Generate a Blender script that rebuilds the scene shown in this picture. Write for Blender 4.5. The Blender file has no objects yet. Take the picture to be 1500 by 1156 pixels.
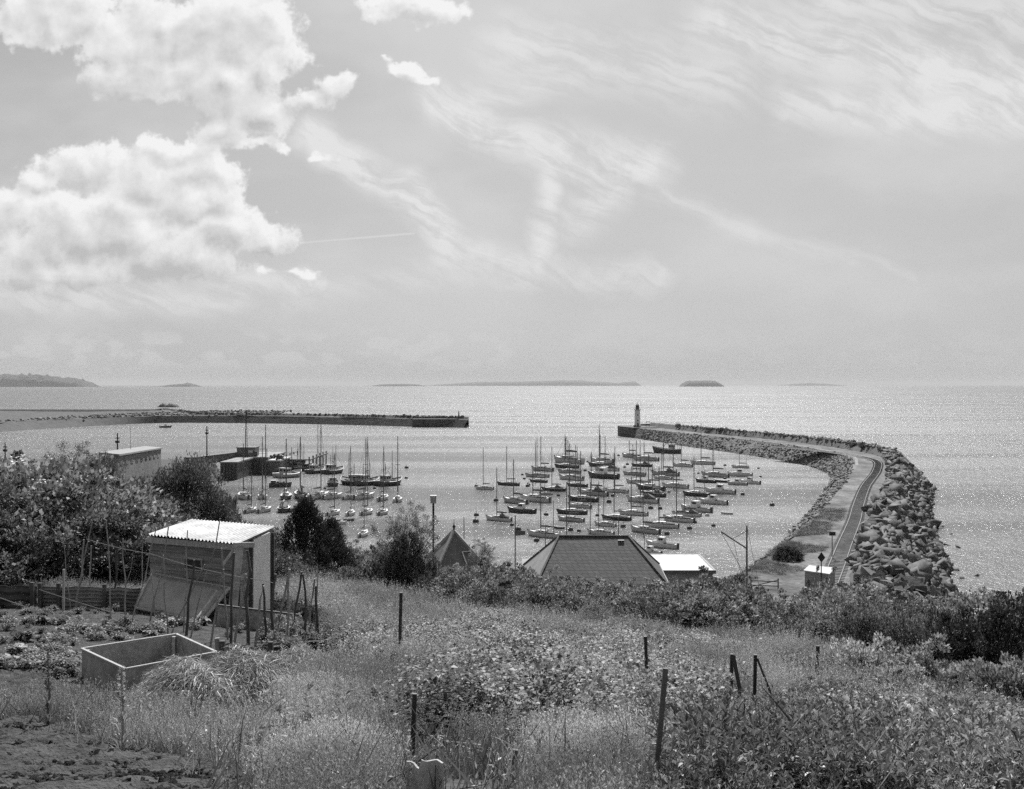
import bpy, math, random
import numpy as np
from mathutils import Vector, Matrix, noise as mn
random.seed(7); rng = np.random.default_rng(11)
S = bpy.context.scene
C = S.collection
F = 1608.0; HZ = 564.0; CZ = 28.0
R = math.radians

# ------------------------------------------------------------------ placing
def P(px, py, z=0.0):            # point of the level z seen in that direction
    Y = (CZ - z) * F / (py - HZ)
    return Vector(((px - 750) / F * Y, Y, z))
def D(px, py, Y):                # point at the distance Y
    return Vector(((px - 750) / F * Y, Y, CZ - (py - HZ) / F * Y))

# ------------------------------------------------------------------ terrain
TPX = [-250, 0, 300, 600, 900, 1200, 1500, 1750]
TY = [1.5, 4, 8, 15, 25, 40, 60]
TPY = [[2210, 2200, 2210, 2220, 2220, 2220, 2230, 2240],
       [1180, 1185, 1195, 1200, 1200, 1200, 1210, 1215],
       [1080, 1088, 1098, 1108, 1120, 1130, 1142, 1150],
       [990, 1002, 1009, 1020, 1038, 1050, 1070, 1080],
       [890, 898, 907, 944, 968, 990, 1020, 1035],
       [830, 842, 852, 900, 930, 957, 990, 1005],
       [775, 788, 808, 870, 900, 928, 955, 970]]
TPY = np.array(TPY, float)
def pyg(px, Y):                  # ground line (table) for a direction and distance
    px = np.clip(px, TPX[0], TPX[-1]); Yc = np.clip(Y, TY[0], TY[-1])
    i = np.clip(np.searchsorted(TPX, px) - 1, 0, len(TPX) - 2)
    j = np.clip(np.searchsorted(TY, Yc) - 1, 0, len(TY) - 2)
    a = (px - np.take(TPX, i)) / (np.take(TPX, i + 1) - np.take(TPX, i))
    iy = 1 / np.array(TY, float)
    b = (iy[j] - 1 / Yc) / (iy[j] - iy[j + 1])
    v0 = TPY[j, i] * (1 - a) + TPY[j, i + 1] * a
    v1 = TPY[j + 1, i] * (1 - a) + TPY[j + 1, i + 1] * a
    return v0 * (1 - b) + v1 * b
def sst(x): x = np.clip(x, 0, 1); return x * x * (3 - 2 * x)
def hgt(X, Y):
    X = np.asarray(X, float); Y = np.asarray(Y, float)
    Yn = np.clip(Y, 1.5, 60)
    px = X / np.maximum(Yn, 4) * F + 750
    z = CZ - (pyg(px, Yn) - HZ) / F * Yn
    z = np.where(Y < 1.5, z + (1.5 - Y) * 0.1, z)
    z = z + 0.05 * np.sin(X * 1.3 + 2 * np.sin(Y * .7)) * np.sin(Y * 1.1 + X * .3) * np.clip(Y / 10, 0, 1)
    low = 5.0 + np.clip((-X - 60) / 60, 0, 1) * 0.0
    t = sst((Y - 60) / np.where(X < -20, 70, 32))
    z = z * (1 - t) + low * t
    yc = np.where(X < -69 - .12 * (Y - 150), 345, 116)
    xs = sst((Y - yc) / 5)
    # the left hand port land has a steep quay edge towards the harbour
    e = sst((X + 69 + .12 * (Y - 150)) / 4) * sst((Y - 116) / 5)
    xs = np.maximum(xs, e)
    z = z * (1 - xs) + (-4.0) * xs
    r = sst((X - 12 - .29 * Y) / 6) * sst((Y - 58) / 12)
    z = z * (1 - r) - 4 * r
    return z
def Hh(x, y): return float(hgt(x, y))
def G(px, py):                   # ground point seen in a direction
    lo, hi = 1.6, 60.0
    for _ in range(40):
        m = (lo * hi) ** .5
        if float(pyg(px, m)) > py: lo = m
        else: hi = m
    Y = (lo * hi) ** .5; X = (px - 750) / F * Y
    return Vector((X, Y, Hh(X, Y)))

# ------------------------------------------------------------------ node helper
class E:
    nt = None; dim = '3D'
    def __init__(s, v): s.v = v
    @staticmethod
    def m(op, *a, clamp=False):
        n = E.nt.nodes.new('ShaderNodeMath'); n.operation = op; n.use_clamp = clamp
        for i, x in enumerate(a):
            if isinstance(x, E): E.nt.links.new(x.v, n.inputs[i])
            else: n.inputs[i].default_value = x
        return E(n.outputs[0])
    @staticmethod
    def vm(op, *a, out=0):
        n = E.nt.nodes.new('ShaderNodeVectorMath'); n.operation = op
        for i, x in enumerate(a):
            if isinstance(x, E): E.nt.links.new(x.v, n.inputs[i])
            else: n.inputs[i].default_value = x
        return E(n.outputs[out])
    def __add__(s, o): return E.m('ADD', s, o)
    def __sub__(s, o): return E.m('SUBTRACT', s, o)
    def __rsub__(s, o): return E.m('SUBTRACT', o, s)
    def __mul__(s, o): return E.m('MULTIPLY', s, o)
    def __truediv__(s, o): return E.m('DIVIDE', s, o)
    __radd__ = __add__; __rmul__ = __mul__
    def smooth(s, a, b, c=0.0, d=1.0):
        n = E.nt.nodes.new('ShaderNodeMapRange'); n.interpolation_type = 'SMOOTHSTEP'
        E.nt.links.new(s.v, n.inputs[0])
        for k, x in zip((1, 2, 3, 4), (a, b, c, d)): n.inputs[k].default_value = x
        return E(n.outputs[0])
    @staticmethod
    def mix(f, a, b):
        n = E.nt.nodes.new('ShaderNodeMix'); n.data_type = 'FLOAT'
        for k, x in zip((0, 2, 3), (f, a, b)):
            if isinstance(x, E): E.nt.links.new(x.v, n.inputs[k])
            else: n.inputs[k].default_value = x
        return E(n.outputs[0])
    @staticmethod
    def noise(vec, scale, detail=3, rough=.5, dist=0, col=False):
        n = E.nt.nodes.new('ShaderNodeTexNoise'); n.noise_dimensions = E.dim; E.nt.links.new(vec.v, n.inputs['Vector'])
        n.inputs['Scale'].default_value = scale; n.inputs['Detail'].default_value = detail
        n.inputs['Roughness'].default_value = rough; n.inputs['Distortion'].default_value = dist
        return E(n.outputs[1 if col else 0])
    @staticmethod
    def voro(vec, scale, feat='F1', out='Distance', rnd=1.0):
        n = E.nt.nodes.new('ShaderNodeTexVoronoi'); n.feature = feat; n.voronoi_dimensions = E.dim
        E.nt.links.new(vec.v, n.inputs['Vector']); n.inputs['Scale'].default_value = scale
        n.inputs['Randomness'].default_value = rnd
        return E(n.outputs[out])
def obj_coord(k='Object'):
    n = E.nt.nodes.new('ShaderNodeTexCoord'); return E(n.outputs[k])
def geo(k):
    n = E.nt.nodes.new('ShaderNodeNewGeometry'); return E(n.outputs[k])
def xyz(v):
    n = E.nt.nodes.new('ShaderNodeSeparateXYZ'); E.nt.links.new(v.v, n.inputs[0])
    return [E(o) for o in n.outputs]
def vec3(x, y, z):
    n = E.nt.nodes.new('ShaderNodeCombineXYZ')
    for i, a in enumerate((x, y, z)):
        if isinstance(a, E): E.nt.links.new(a.v, n.inputs[i])
        else: n.inputs[i].default_value = a
    return E(n.outputs[0])

MATS = {}
def new_mat(name):
    m = bpy.data.materials.new(name); m.use_nodes = True; E.nt = m.node_tree
    b = m.node_tree.nodes['Principled BSDF']; MATS[name] = m
    return m, b
def setc(b, e, key='Base Color'):
    if isinstance(e, E): E.nt.links.new(e.v, b.inputs[key])
    else: b.inputs[key].default_value = (e, e, e, 1) if key == 'Base Color' else e
def bump(b, h, dist=.05, strength=1.0):
    n = E.nt.nodes.new('ShaderNodeBump'); n.inputs['Distance'].default_value = dist
    n.inputs['Strength'].default_value = strength
    E.nt.links.new(h.v, n.inputs['Height']); E.nt.links.new(n.outputs[0], b.inputs['Normal'])
def mat(name, g, rough=.8, var=.3, scale=2.0, bmp=.0, bscale=8.0, metal=0.0, grain=None, coord='Object'):
    m, b = new_mat(name)
    co = obj_coord(coord)
    if grain: co = E.vm('MULTIPLY', co, grain)
    n = E.noise(co, scale, 5, .6)
    n2 = E.noise(co, scale * 7, 3, .6)
    f = (n * .65 + n2 * .35).smooth(.3, .7, 1 - var, 1 + var)
    setc(b, f * g); setc(b, rough, 'Roughness'); setc(b, metal, 'Metallic')
    if bmp: bump(b, E.noise(co, bscale, 4, .6), bmp)
    return m
def leaf_mat(name, g, var=.45, trans=.35, rough=.5, spec=.35):
    m, b = new_mat(name)
    r = geo('Random Per Island')
    n = E.noise(geo('Position'), .45, 3, .6)
    f = r.smooth(0, 1, 1 - var, 1 + var) * n.smooth(.32, .68, .62, 1.4)
    if name.startswith('leaf'):
        oi_ = E.nt.nodes.new('ShaderNodeObjectInfo'); f = f * E(oi_.outputs['Random']).smooth(0, 1, .62, 1.38)
    c = f * g
    setc(b, c); setc(b, rough, 'Roughness'); b.inputs['Specular IOR Level'].default_value = spec
    t = E.nt.nodes.new('ShaderNodeBsdfTranslucent')
    E.nt.links.new((c * 1.3).v, t.inputs['Color'])
    mx = E.nt.nodes.new('ShaderNodeMixShader'); mx.inputs[0].default_value = trans
    E.nt.links.new(b.outputs[0], mx.inputs[1]); E.nt.links.new(t.outputs[0], mx.inputs[2])
    E.nt.links.new(mx.outputs[0], E.nt.nodes['Material Output'].inputs['Surface'])
    return m

# ------------------------------------------------------------------ materials
mat('paint_white', .8, .45, .12, 3); mat('paint_light', .62, .5, .15, 3); mat('paint_mid', .4, .5, .2, 3)
mat('paint_dark', .11, .5, .3, 3); mat('deck', .7, .6, .2, 2); mat('glass_dark', .03, .15, .1, 1)
mat('spar', .13, .4, .15, 3); mat('spar_dark', .09, .5, .2, 3); mat('cover', .14, .8, .3, 4); mat('cover_light', .5, .8, .2, 4)
mat('rope', .35, .8, .1, 5); mat('rigging', .12, .5, .1, 5); mat('buoy', .07, .5, .2, 5); mat('buoy_pale', .6, .5, .1, 5)
mat('concrete', .3, .85, .3, .35, .05, 3); mat('concrete_dark', .17, .85, .45, .3, .05, 3)
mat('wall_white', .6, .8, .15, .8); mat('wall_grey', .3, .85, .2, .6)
mat('steel_pile', .1, .6, .4, .5); mat('timber', .14, .8, .35, 1.5, .02, 6)
mat('wood_grey', .27, .8, .35, 2.2, .01, 14, grain=(1, 1, 6)); mat('wood_dark', .085, .8, .4, 3)
mat('wood_pale', .42, .75, .25, 3, grain=(6, 6, 1)); mat('ply', .34, .75, .45, 2.5, .004, 9)
mat('iron_dark', .022, .5, .4, 5); mat('iron_rust', .06, .8, .5, 6)
mat('stick', .3, .8, .4, 6); mat('stick_pale', .42, .8, .3, 6)
mat('corrugated', .2, .55, .45, 1.3, .0); mat('corrugated_rust', .11, .75, .5, 2.0)
mat('roof_sheet', .43, .6, .5, 1.3); mat('polythene', .26, .35, .25, 2.5, .03, 5)
mat('rail', .26, .35, .2, 1); mat('sleeper', .06, .9, .3, 1)
mat('rock', .16, .85, .5, .5, .12, 2.5, coord='Generated'); mat('rubble', .17, .9, .6, 1.3, .1, 4, coord='Object')
mat('soil', .06, .95, .75, 5, .06, 28); mat('scrub_ground', .085, .95, .6, .15, .2, .8); mat('bark', .09, .9, .4, 4); mat('islet', .06, .9, .4, .05)
mat('string', .55, .8, .1, 5); mat('flower', .75, .7, .1, 5)
m, b = new_mat('plank')
p_ = geo('Position'); z_ = xyz(p_)[2]; row = E.m('FLOOR', z_ / .142); wn = E.nt.nodes.new('ShaderNodeTexWhiteNoise'); wn.noise_dimensions = '1D'; E.nt.links.new(row.v, wn.inputs['W'])
gr = E.noise(E.vm('MULTIPLY', p_, (1.2, 1.2, 22)), 1.0, 5, .65)
setc(b, E(wn.outputs[0]).smooth(0, 1, .17, .3) * gr.smooth(.25, .75, .6, 1.35)); setc(b, .85, 'Roughness')
mat('far_hill', .045, .95, .5, .004)
mat('pier_wall', .075, .9, .4, .25, .2, .7); mat('slate_pale', .15, .7, .3, 1.5, .01, 6); mat('asbestos', .5, .85, .35, 3, .01, 12); mat('path_dust', .24, .9, .3, .15); mat('hay', .2, .9, .45, 6)

m, b = new_mat('rock')           # boulders: tone differs from stone to stone, weathered patches
oi = E.nt.nodes.new('ShaderNodeObjectInfo'); rnd = E(oi.outputs['Random'])
co = obj_coord('Object'); wn = E.noise(co, .7, 5, .65)
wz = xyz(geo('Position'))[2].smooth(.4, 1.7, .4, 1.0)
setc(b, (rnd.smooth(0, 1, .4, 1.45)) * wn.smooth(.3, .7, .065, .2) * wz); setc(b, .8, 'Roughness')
bump(b, E.noise(co, 1.8, 6, .7), .09)

m, b = new_mat('grass_ground')
pos = geo('Position'); n1 = E.noise(pos, .6, 5, .6); n2 = E.noise(pos, 9, 4, .65)
setc(b, n1.smooth(.3, .7, .05, .085) * n2.smooth(.25, .75, .45, 1.6)); setc(b, .95, 'Roughness')
bump(b, n2, .06)
m, b = new_mat('gravel')
pos = geo('Position'); n1 = E.noise(pos, .12, 5, .65); n2 = E.noise(pos, 1.2, 4, .7)
st = E.noise(E.vm('MULTIPLY', E.vm('ADD', pos, (0, 0, 0)), (.5, .06, 1)), .8, 3, .6)
setc(b, n1.smooth(.35, .65, .085, .20) * n2.smooth(.25, .75, .45, 1.55) * st.smooth(.35, .65, .8, 1.15)); setc(b, .95, 'Roughness')
bump(b, n2, .15)
m, b = new_mat('breakwater_slope')
pos = geo('Position'); v = E.voro(pos, .75); n2 = E.noise(pos, 2.2, 5, .7)
vc = E.voro(pos, .75, out='Color')
z = xyz(pos)[2]
wet = z.smooth(.2, 1.6, .45, 1.0)
setc(b, xyz(vc)[0].smooth(0, 1, .05, .17) * n2.smooth(.25, .75, .6, 1.4) * wet); setc(b, .9, 'Roughness')
bump(b, v * -1.0 + n2 * .5, .45)
m, b = new_mat('masonry')
pos = geo('Position'); px_, py_, pz_ = xyz(pos)
br = E.nt.nodes.new('ShaderNodeTexBrick'); E.nt.links.new(vec3(px_ + py_ * .6, pz_, 0.0).v, br.inputs['Vector'])
br.inputs['Scale'].default_value = 1.0; br.inputs['Color1'].default_value = (.10, .10, .10, 1); br.inputs['Color2'].default_value = (.15, .15, .15, 1)
br.inputs['Mortar'].default_value = (.06, .06, .06, 1); br.inputs['Brick Width'].default_value = 1.6; br.inputs['Row Height'].default_value = .6; br.inputs['Mortar Size'].default_value = .03
nn = E.noise(pos, .5, 4, .6).smooth(.3, .7, .6, 1.3)
wt = pz_.smooth(.3, 2.0, .5, 1.0)
mm = E.nt.nodes.new('ShaderNodeVectorMath'); mm.operation = 'SCALE'; E.nt.links.new(br.outputs[0], mm.inputs[0]); E.nt.links.new((nn * wt).v, mm.inputs['Scale'])
E.nt.links.new(mm.outputs[0], b.inputs['Base Color']); setc(b, .9, 'Roughness')
m, b = new_mat('roof_tile')
co = obj_coord('Object'); cx_, cy_, cz_ = xyz(co)
br = E.nt.nodes.new('ShaderNodeTexBrick'); E.nt.links.new(vec3(cx_ + cy_, cz_ * 1.9, 0.0).v, br.inputs['Vector'])
br.inputs['Scale'].default_value = 1.0; br.inputs['Color1'].default_value = (.065, .065, .065, 1); br.inputs['Color2'].default_value = (.11, .11, .11, 1)
br.inputs['Mortar'].default_value = (.022, .022, .022, 1); br.inputs['Brick Width'].default_value = .5; br.inputs['Row Height'].default_value = .42; br.inputs['Mortar Size'].default_value = .035
E.nt.links.new(br.outputs[0], b.inputs['Base Color']); setc(b, .8, 'Roughness')
bump(b, E(br.outputs['Fac']) * -1.0 + E.noise(co, 3, 3, .5) * .3, .03)

leaf_mat('leaf', .21, var=.6, trans=.28, spec=.25, rough=.55); leaf_mat('leaf_dark', .09, var=.6, trans=.25, spec=.25, rough=.55); leaf_mat('leaf_pale', .28, var=.5, trans=.32, spec=.25, rough=.55)
leaf_mat('leaf_conifer', .05, trans=.1); leaf_mat('leaf_bramble', .2, spec=.3, rough=.5)
leaf_mat('grass', .205, var=.55, trans=.4); leaf_mat('grass_dark', .1, var=.5, trans=.35); leaf_mat('leaf_lance', .24, var=.6, trans=.35, spec=.4, rough=.42)
leaf_mat('straw', .42, var=.5, trans=.2); leaf_mat('hay_strand', .3, var=.6, trans=.2)

# water
m, b = new_mat('sea_water')
pos = geo('Position'); X_, Y_, Z_ = xyz(pos)
p2 = E.vm('MULTIPLY', pos, (1, .55, 1))
far = Y_.smooth(120, 900)
inh = (E.m('ABSOLUTE', X_ * 1.0 + 20.0)).smooth(90, 300) + Y_.smooth(420, 800)
inh = E.m('MINIMUM', inh, 1.0)
w1 = E.noise(p2, 1.6, 4, .6); w2 = E.noise(p2, .35, 4, .55); w3 = E.noise(E.vm('MULTIPLY', pos, (.4, 1, 1)), .05, 3, .5)
streak = E.noise(E.vm('MULTIPLY', pos, (.0022, .02, 1)), 1.0, 4, .6)
h = w1 * E.mix(inh, .26, .4) + w2 * E.mix(inh, .42, 1.2) + w3 * E.mix(inh, .1, .9)
setc(b, streak.smooth(.35, .65, .075, .11))
setc(b, E.mix(Y_.smooth(130, 800), .28, .37) + streak.smooth(.38, .62, -.08, .06), 'Roughness')
b.inputs['IOR'].default_value = 1.33
bump(b, h, 1.0)

# ------------------------------------------------------------------ mesh builder
class MB:
    def __init__(s): s.v = []; s.f = []
    def add(s, vs, fs):
        o = len(s.v); s.v += [tuple(v) for v in vs]; s.f += [tuple(i + o for i in f) for f in fs]; return s
    def box(s, x0, x1, y0, y1, z0, z1, M=None):
        vs = [Vector((x, y, z)) for z in (z0, z1) for y in (y0, y1) for x in (x0, x1)]
        if M is not None: vs = [M @ v for v in vs]
        return s.add(vs, [(0, 2, 3, 1), (4, 5, 7, 6), (0, 1, 5, 4), (2, 6, 7, 3), (0, 4, 6, 2), (1, 3, 7, 5)])
    def bar(s, a, b, w, h=None, up=(0, 0, 1)):      # rectangular bar from a to b
        a = Vector(a); b = Vector(b); h = h or w; d = (b - a).normalized(); u = Vector(up)
        if abs(d.dot(u)) > .97: u = Vector((0, 1, 0))
        r = d.cross(u).normalized(); u = r.cross(d)
        vs = [p + r * w * i * .5 + u * h * j * .5 for p in (a, b) for i, j in ((-1, -1), (1, -1), (1, 1), (-1, 1))]
        return s.add(vs, [(3, 2, 1, 0), (4, 5, 6, 7), (0, 1, 5, 4), (1, 2, 6, 5), (2, 3, 7, 6), (3, 0, 4, 7)])
    def tube(s, pts, r, n=6, r1=None):
        pts = [Vector(p) for p in pts]; k = len(pts); vs = []; fs = []
        for i, p in enumerate(pts):
            d = (pts[min(i + 1, k - 1)] - pts[max(i - 1, 0)]).normalized()
            u = Vector((0, 0, 1)) if abs(d.z) < .95 else Vector((1, 0, 0))
            a = d.cross(u).normalized(); b_ = a.cross(d)
            rr = r if r1 is None else r + (r1 - r) * i / (k - 1)
            vs += [p + (a * math.cos(t) + b_ * math.sin(t)) * rr for t in [2 * math.pi * j / n for j in range(n)]]
        for i in range(k - 1):
            for j in range(n):
                fs.append((i * n + j, i * n + (j + 1) % n, (i + 1) * n + (j + 1) % n, (i + 1) * n + j))
        fs += [tuple(range(n - 1, -1, -1)), tuple((k - 1) * n + j for j in range(n))]
        return s.add(vs, fs)
    def lathe(s, prof, n=16, c=(0, 0, 0)):
        vs = []; fs = []; k = len(prof)
        for r, z in prof: vs += [(c[0] + r * math.cos(2 * math.pi * j / n), c[1] + r * math.sin(2 * math.pi * j / n), c[2] + z) for j in range(n)]
        for i in range(k - 1):
            for j in range(n): fs.append((i * n + j, i * n + (j + 1) % n, (i + 1) * n + (j + 1) % n, (i + 1) * n + j))
        fs += [tuple(range(n - 1, -1, -1)), tuple((k - 1) * n + j for j in range(n))]
        return s.add(vs, fs)
    def quad(s, a, b, c, d): return s.add([a, b, c, d], [(0, 1, 2, 3)])
    def build(s, name, m, parent=None, smooth=False, loc=None):
        me = bpy.data.meshes.new(name); me.from_pydata(s.v, [], s.f); me.update()
        if smooth: me.polygons.foreach_set('use_smooth', [True] * len(me.polygons))
        return link(name, me, m, parent, loc)
def link(name, me, m, parent=None, loc=None):
    if m: me.materials.append(MATS[m])
    o = bpy.data.objects.new(name, me); C.objects.link(o)
    if parent: o.parent = parent
    if loc is not None: o.location = loc
    return o
def tag(o, label=None, cat=None, group=None, kind=None):
    if label: o['label'] = label
    if cat: o['category'] = cat
    if group: o['group'] = group
    if kind: o['kind'] = kind
    return o
def empty(name, loc=(0, 0, 0), rz=0, label=None, cat=None, group=None):
    o = bpy.data.objects.new(name, None); C.objects.link(o); o.location = loc; o.rotation_euler = (0, 0, rz)
    o.empty_display_size = .2
    return tag(o, label, cat, group)
def copy_tree(o, parent=None):
    c = o.copy(); C.objects.link(c)
    if parent: c.parent = parent
    for ch in [x for x in o.children]: copy_tree(ch, c)
    return c
def npmesh(name, V, Fq):         # V (n,3), Fq (m,k)
    me = bpy.data.meshes.new(name); V = np.ascontiguousarray(V, np.float32); Fq = np.ascontiguousarray(Fq, np.int32)
    k = Fq.shape[1]
    me.vertices.add(len(V)); me.vertices.foreach_set('co', V.ravel())
    me.loops.add(Fq.size); me.loops.foreach_set('vertex_index', Fq.ravel())
    me.polygons.add(len(Fq)); me.polygons.foreach_set('loop_start', np.arange(len(Fq), dtype=np.int32) * k)
    me.update(calc_edges=True); me.validate()
    return me
def grid_mesh(name, XX, YY, ZZ, m, smooth=True):
    ny, nx = XX.shape; V = np.stack([XX.ravel(), YY.ravel(), ZZ.ravel()], 1)
    i = np.arange(ny - 1)[:, None] * nx + np.arange(nx - 1)[None]
    Fq = np.stack([i, i + 1, i + 1 + nx, i + nx], -1).reshape(-1, 4)
    me = npmesh(name, V, Fq)
    if smooth: me.polygons.foreach_set('use_smooth', np.ones(len(Fq), bool))
    return link(name, me, m)

# ------------------------------------------------------------------ leaves
def nrm(a): return a / np.maximum(np.linalg.norm(a, axis=1, keepdims=True), 1e-9)
def leaves(cen, axis, L, W, normal=None, fold=.25, droop=0.0):
    """one folded lozenge leaf per row: 4 points"""
    n = len(cen); axis = nrm(axis)
    nr = rng.normal(size=(n, 3)) if normal is None else normal
    side = nrm(np.cross(axis, nr)); up = np.cross(side, axis)
    L = np.broadcast_to(L, (n,))[:, None]; W = np.broadcast_to(W, (n,))[:, None]
    a = cen; t = cen + axis * L - np.array([0, 0, 1]) * L * droop
    mid = cen + axis * L * .45 + up * L * fold * .3
    V = np.stack([a, mid + side * W * .5, t, mid - side * W * .5], 1).reshape(-1, 3)
    Fq = np.arange(4 * n).reshape(n, 4)
    return V, Fq
def join(parts):
    V = []; Fq = []; o = 0
    for v, f in parts: V.append(v); Fq.append(f + o); o += len(v)
    return np.concatenate(V), np.concatenate(Fq)
def crown(nclump, per, L, W, shape='dome', csz=.22, seed=0, updown=.3, fl=0, dep=.45, rag=1.0):
    """a crown in the unit ball: clumps of leaves on an uneven surface"""
    r = np.random.default_rng(seed)
    d = nrm(r.normal(size=(nclump, 3)))
    if shape == 'dome': d[:, 2] = np.abs(d[:, 2]) * 1.0 - .12
    d = nrm(d)
    ph = r.uniform(0, 6.28, 6)
    lump = 1 + rag * (.2 * np.sin(3 * d[:, 0] + ph[0]) * np.sin(3.4 * d[:, 1] + ph[1]) + .13 * np.sin(5 * d[:, 2] + 4 * d[:, 0] + ph[2]) + .12 * r.normal(size=nclump))
    rad = lump * (1 - dep * r.uniform(size=nclump) ** 1.7)
    c = d * rad[:, None] * .86
    cs = csz * r.uniform(.6, 1.35, nclump)
    ci = np.repeat(np.arange(nclump), per); n = len(ci)
    q = nrm(r.normal(size=(n, 3))) * (r.uniform(size=(n, 1)) ** .45)
    q[:, 2] *= .75
    cen = c[ci] + q * cs[ci][:, None] * r.choice([.75, 1.0, 1.25], (n, 1), p=[.5, .4, .1])
    ax = nrm(q * .7 + d[ci] * .6 + r.normal(size=(n, 3)) * .5 + np.array([0, 0, updown]))
    nl = nrm(np.array([0, 0, 1.0]) + r.normal(size=(n, 3)) * .38 + d[ci] * .25)
    ls = r.uniform(.7, 1.3, n)
    V, Fq = leaves(cen, ax, L * ls, W * ls, nl)
    return V, Fq, c, cs
def branches(c, base, r0, k=40, seed=1):
    mb = MB(); rr = random.Random(seed)
    idx = rr.sample(range(len(c)), min(k, len(c)))
    for i in idx:
        t = Vector(c[i]) * .92; b0 = Vector(base) + Vector((rr.uniform(-.06, .06), rr.uniform(-.06, .06), 0)); mid = (b0 + t) * .5 + Vector((rr.uniform(-.1, .1), rr.uniform(-.1, .1), .08))
        mb.tube([b0, mid, t], r0 * rr.uniform(.3, .6), 4, r0 * .1)
    return mb
PROTO = {}
def mesh_only(name, V, Fq, *mats, mi=None):
    me = npmesh(name, V, Fq)
    for x in mats: me.materials.append(MATS[x])
    if mi is not None: me.polygons.foreach_set('material_index', np.ascontiguousarray(mi, np.int32))
    return me
def shrub_meshes(key, seeds, nclump, per, L, W, matn, csz=.22, shape='dome', flowers=0, brk=30, **kw):
    out = []
    for s in seeds:
        V, Fq, c, cs = crown(nclump, per, L, W, shape, csz, s, **kw)
        mi = np.zeros(len(Fq), int); mats = [matn]
        if flowers:
            r = np.random.default_rng(s + 50); n = flowers * 16
            top = np.where(c[:, 2] > .1)[0]; k = r.choice(top, flowers); ci = np.repeat(k, 16)
            cen = c[ci] * 1.12 + r.normal(size=(n, 3)) * np.array([.035, .035, .015])
            v2, f2 = leaves(cen, r.normal(size=(n, 3)), L * .5, L * .5, np.tile([0, 0, 1.0], (n, 1)))
            V, Fq = join([(V, Fq), (v2, f2)]); mi = np.concatenate([mi, np.ones(len(f2), int)]); mats.append('flower')
        me = mesh_only(key + '_crown', V, Fq, *mats, mi=mi)
        st = branches(c, (0, 0, -.25 if shape == 'dome' else -1.0), .05, brk, s)
        ms = bpy.data.meshes.new(key + '_stems'); ms.from_pydata(st.v, [], st.f); ms.materials.append(MATS['bark'])
        out.append((me, ms))
    PROTO[key] = out
shrub_meshes('shrub', (1, 2, 3, 4), 400, 58, .052, .034, 'leaf', .13, dep=.6)
shrub_meshes('palebush', (11, 12), 260, 56, .075, .05, 'leaf_pale', .15, dep=.55)
shrub_meshes('elder', (21, 22), 400, 58, .052, .034, 'leaf', .13, flowers=34, dep=.6)
shrub_meshes('darkbush', (31, 32), 430, 62, .046, .03, 'leaf_dark', .12, dep=.6)
shrub_meshes('round', (41,), 420, 160, .028, .016, 'leaf_dark', .14, dep=.2, rag=.4)
shrub_meshes('airy', (51, 52), 230, 100, .036, .018, 'leaf', .15, shape='ball')

# cypress: upright sprays on a cone
def cypress_mesh(seed, nsp=520, per=34):
    r = np.random.default_rng(seed)
    t = r.uniform(size=nsp) ** .8; az = r.uniform(0, 6.283, nsp)
    rad = (1 - t) ** .95 * .5 * (1 + .22 * np.sin(az * 5 + t * 9)) * r.uniform(.75, 1.1, nsp)
    base = np.stack([rad * np.cos(az), rad * np.sin(az), t * 1.0 * .9], 1)
    out = nrm(np.stack([np.cos(az) * .35, np.sin(az) * .35, np.ones(nsp)], 1))
    ci = np.repeat(np.arange(nsp), per); n = len(ci); s = r.uniform(size=n)
    cen = base[ci] + out[ci] * (s * .13)[:, None] + r.normal(size=(n, 3)) * .016
    ax = nrm(out[ci] + r.normal(size=(n, 3)) * .45)
    return leaves(cen, ax, .032, .012)
V, Fq = cypress_mesh(5); PROTO['cypress'] = [(mesh_only('cypress_crown', V, Fq, 'leaf_conifer'), None)]

# grasses and weeds
def blades(n, h, w, spread, lean, seed, seg=3, bend=.5):
    r = np.random.default_rng(seed)
    b0 = np.stack([r.normal(0, spread, n), r.normal(0, spread, n), np.full(n, -.03)], 1)
    a = r.uniform(0, 6.283, n); ln = r.uniform(0, lean, n); hh = h * r.uniform(.55, 1.15, n)
    d = np.stack([np.cos(a), np.sin(a), np.zeros(n)], 1); sd = np.stack([-np.sin(a + .6), np.cos(a + .6), np.zeros(n)], 1)
    V = []; 
    for k in range(seg + 1):
        t = k / seg
        p = b0 + d * (hh * (ln * t + bend * t * t * r.uniform(.2, 1)))[:, None] * .6 + np.array([0, 0, 1]) * (hh * (t - .25 * bend * t * t))[:, None]
        ww = w * (1 - t * .85)
        V += [p - sd * ww, p + sd * ww]
    V = np.stack(V, 1).reshape(-1, 3); m_ = 2 * (seg + 1)
    base = np.arange(n)[:, None] * m_
    Fq = np.concatenate([np.concatenate([base + 2 * k, base + 2 * k + 1, base + 2 * k + 3, base + 2 * k + 2], 1) for k in range(seg)])
    return V, Fq
def grass_tuft(seed, n=60, h=.45, w=.0035, spread=.12, heads=10, lean=.5):
    A = blades(n, h, w, spread, lean, seed)
    r = np.random.default_rng(seed + 9)
    B = blades(heads, h * 1.35, .0018, spread, .35, seed + 3, 3, .3)
    tips = B[0].reshape(heads, -1, 3)[:, -1]
    k = 9; c = np.repeat(tips, k, 0) - np.array([0, 0, 1]) * r.uniform(0, .11, (heads * k, 1)) + r.normal(0, .006, (heads * k, 3))
    Cc = leaves(c, np.tile([0, 0, 1.0], (heads * k, 1)) + r.normal(0, .5, (heads * k, 3)), .022, .008)
    V, Fq = join([A, B, Cc]); mi = np.concatenate([np.zeros(len(A[1])), np.ones(len(B[1]) + len(Cc[1]))])
    return V, Fq, mi
GR = []
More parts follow.
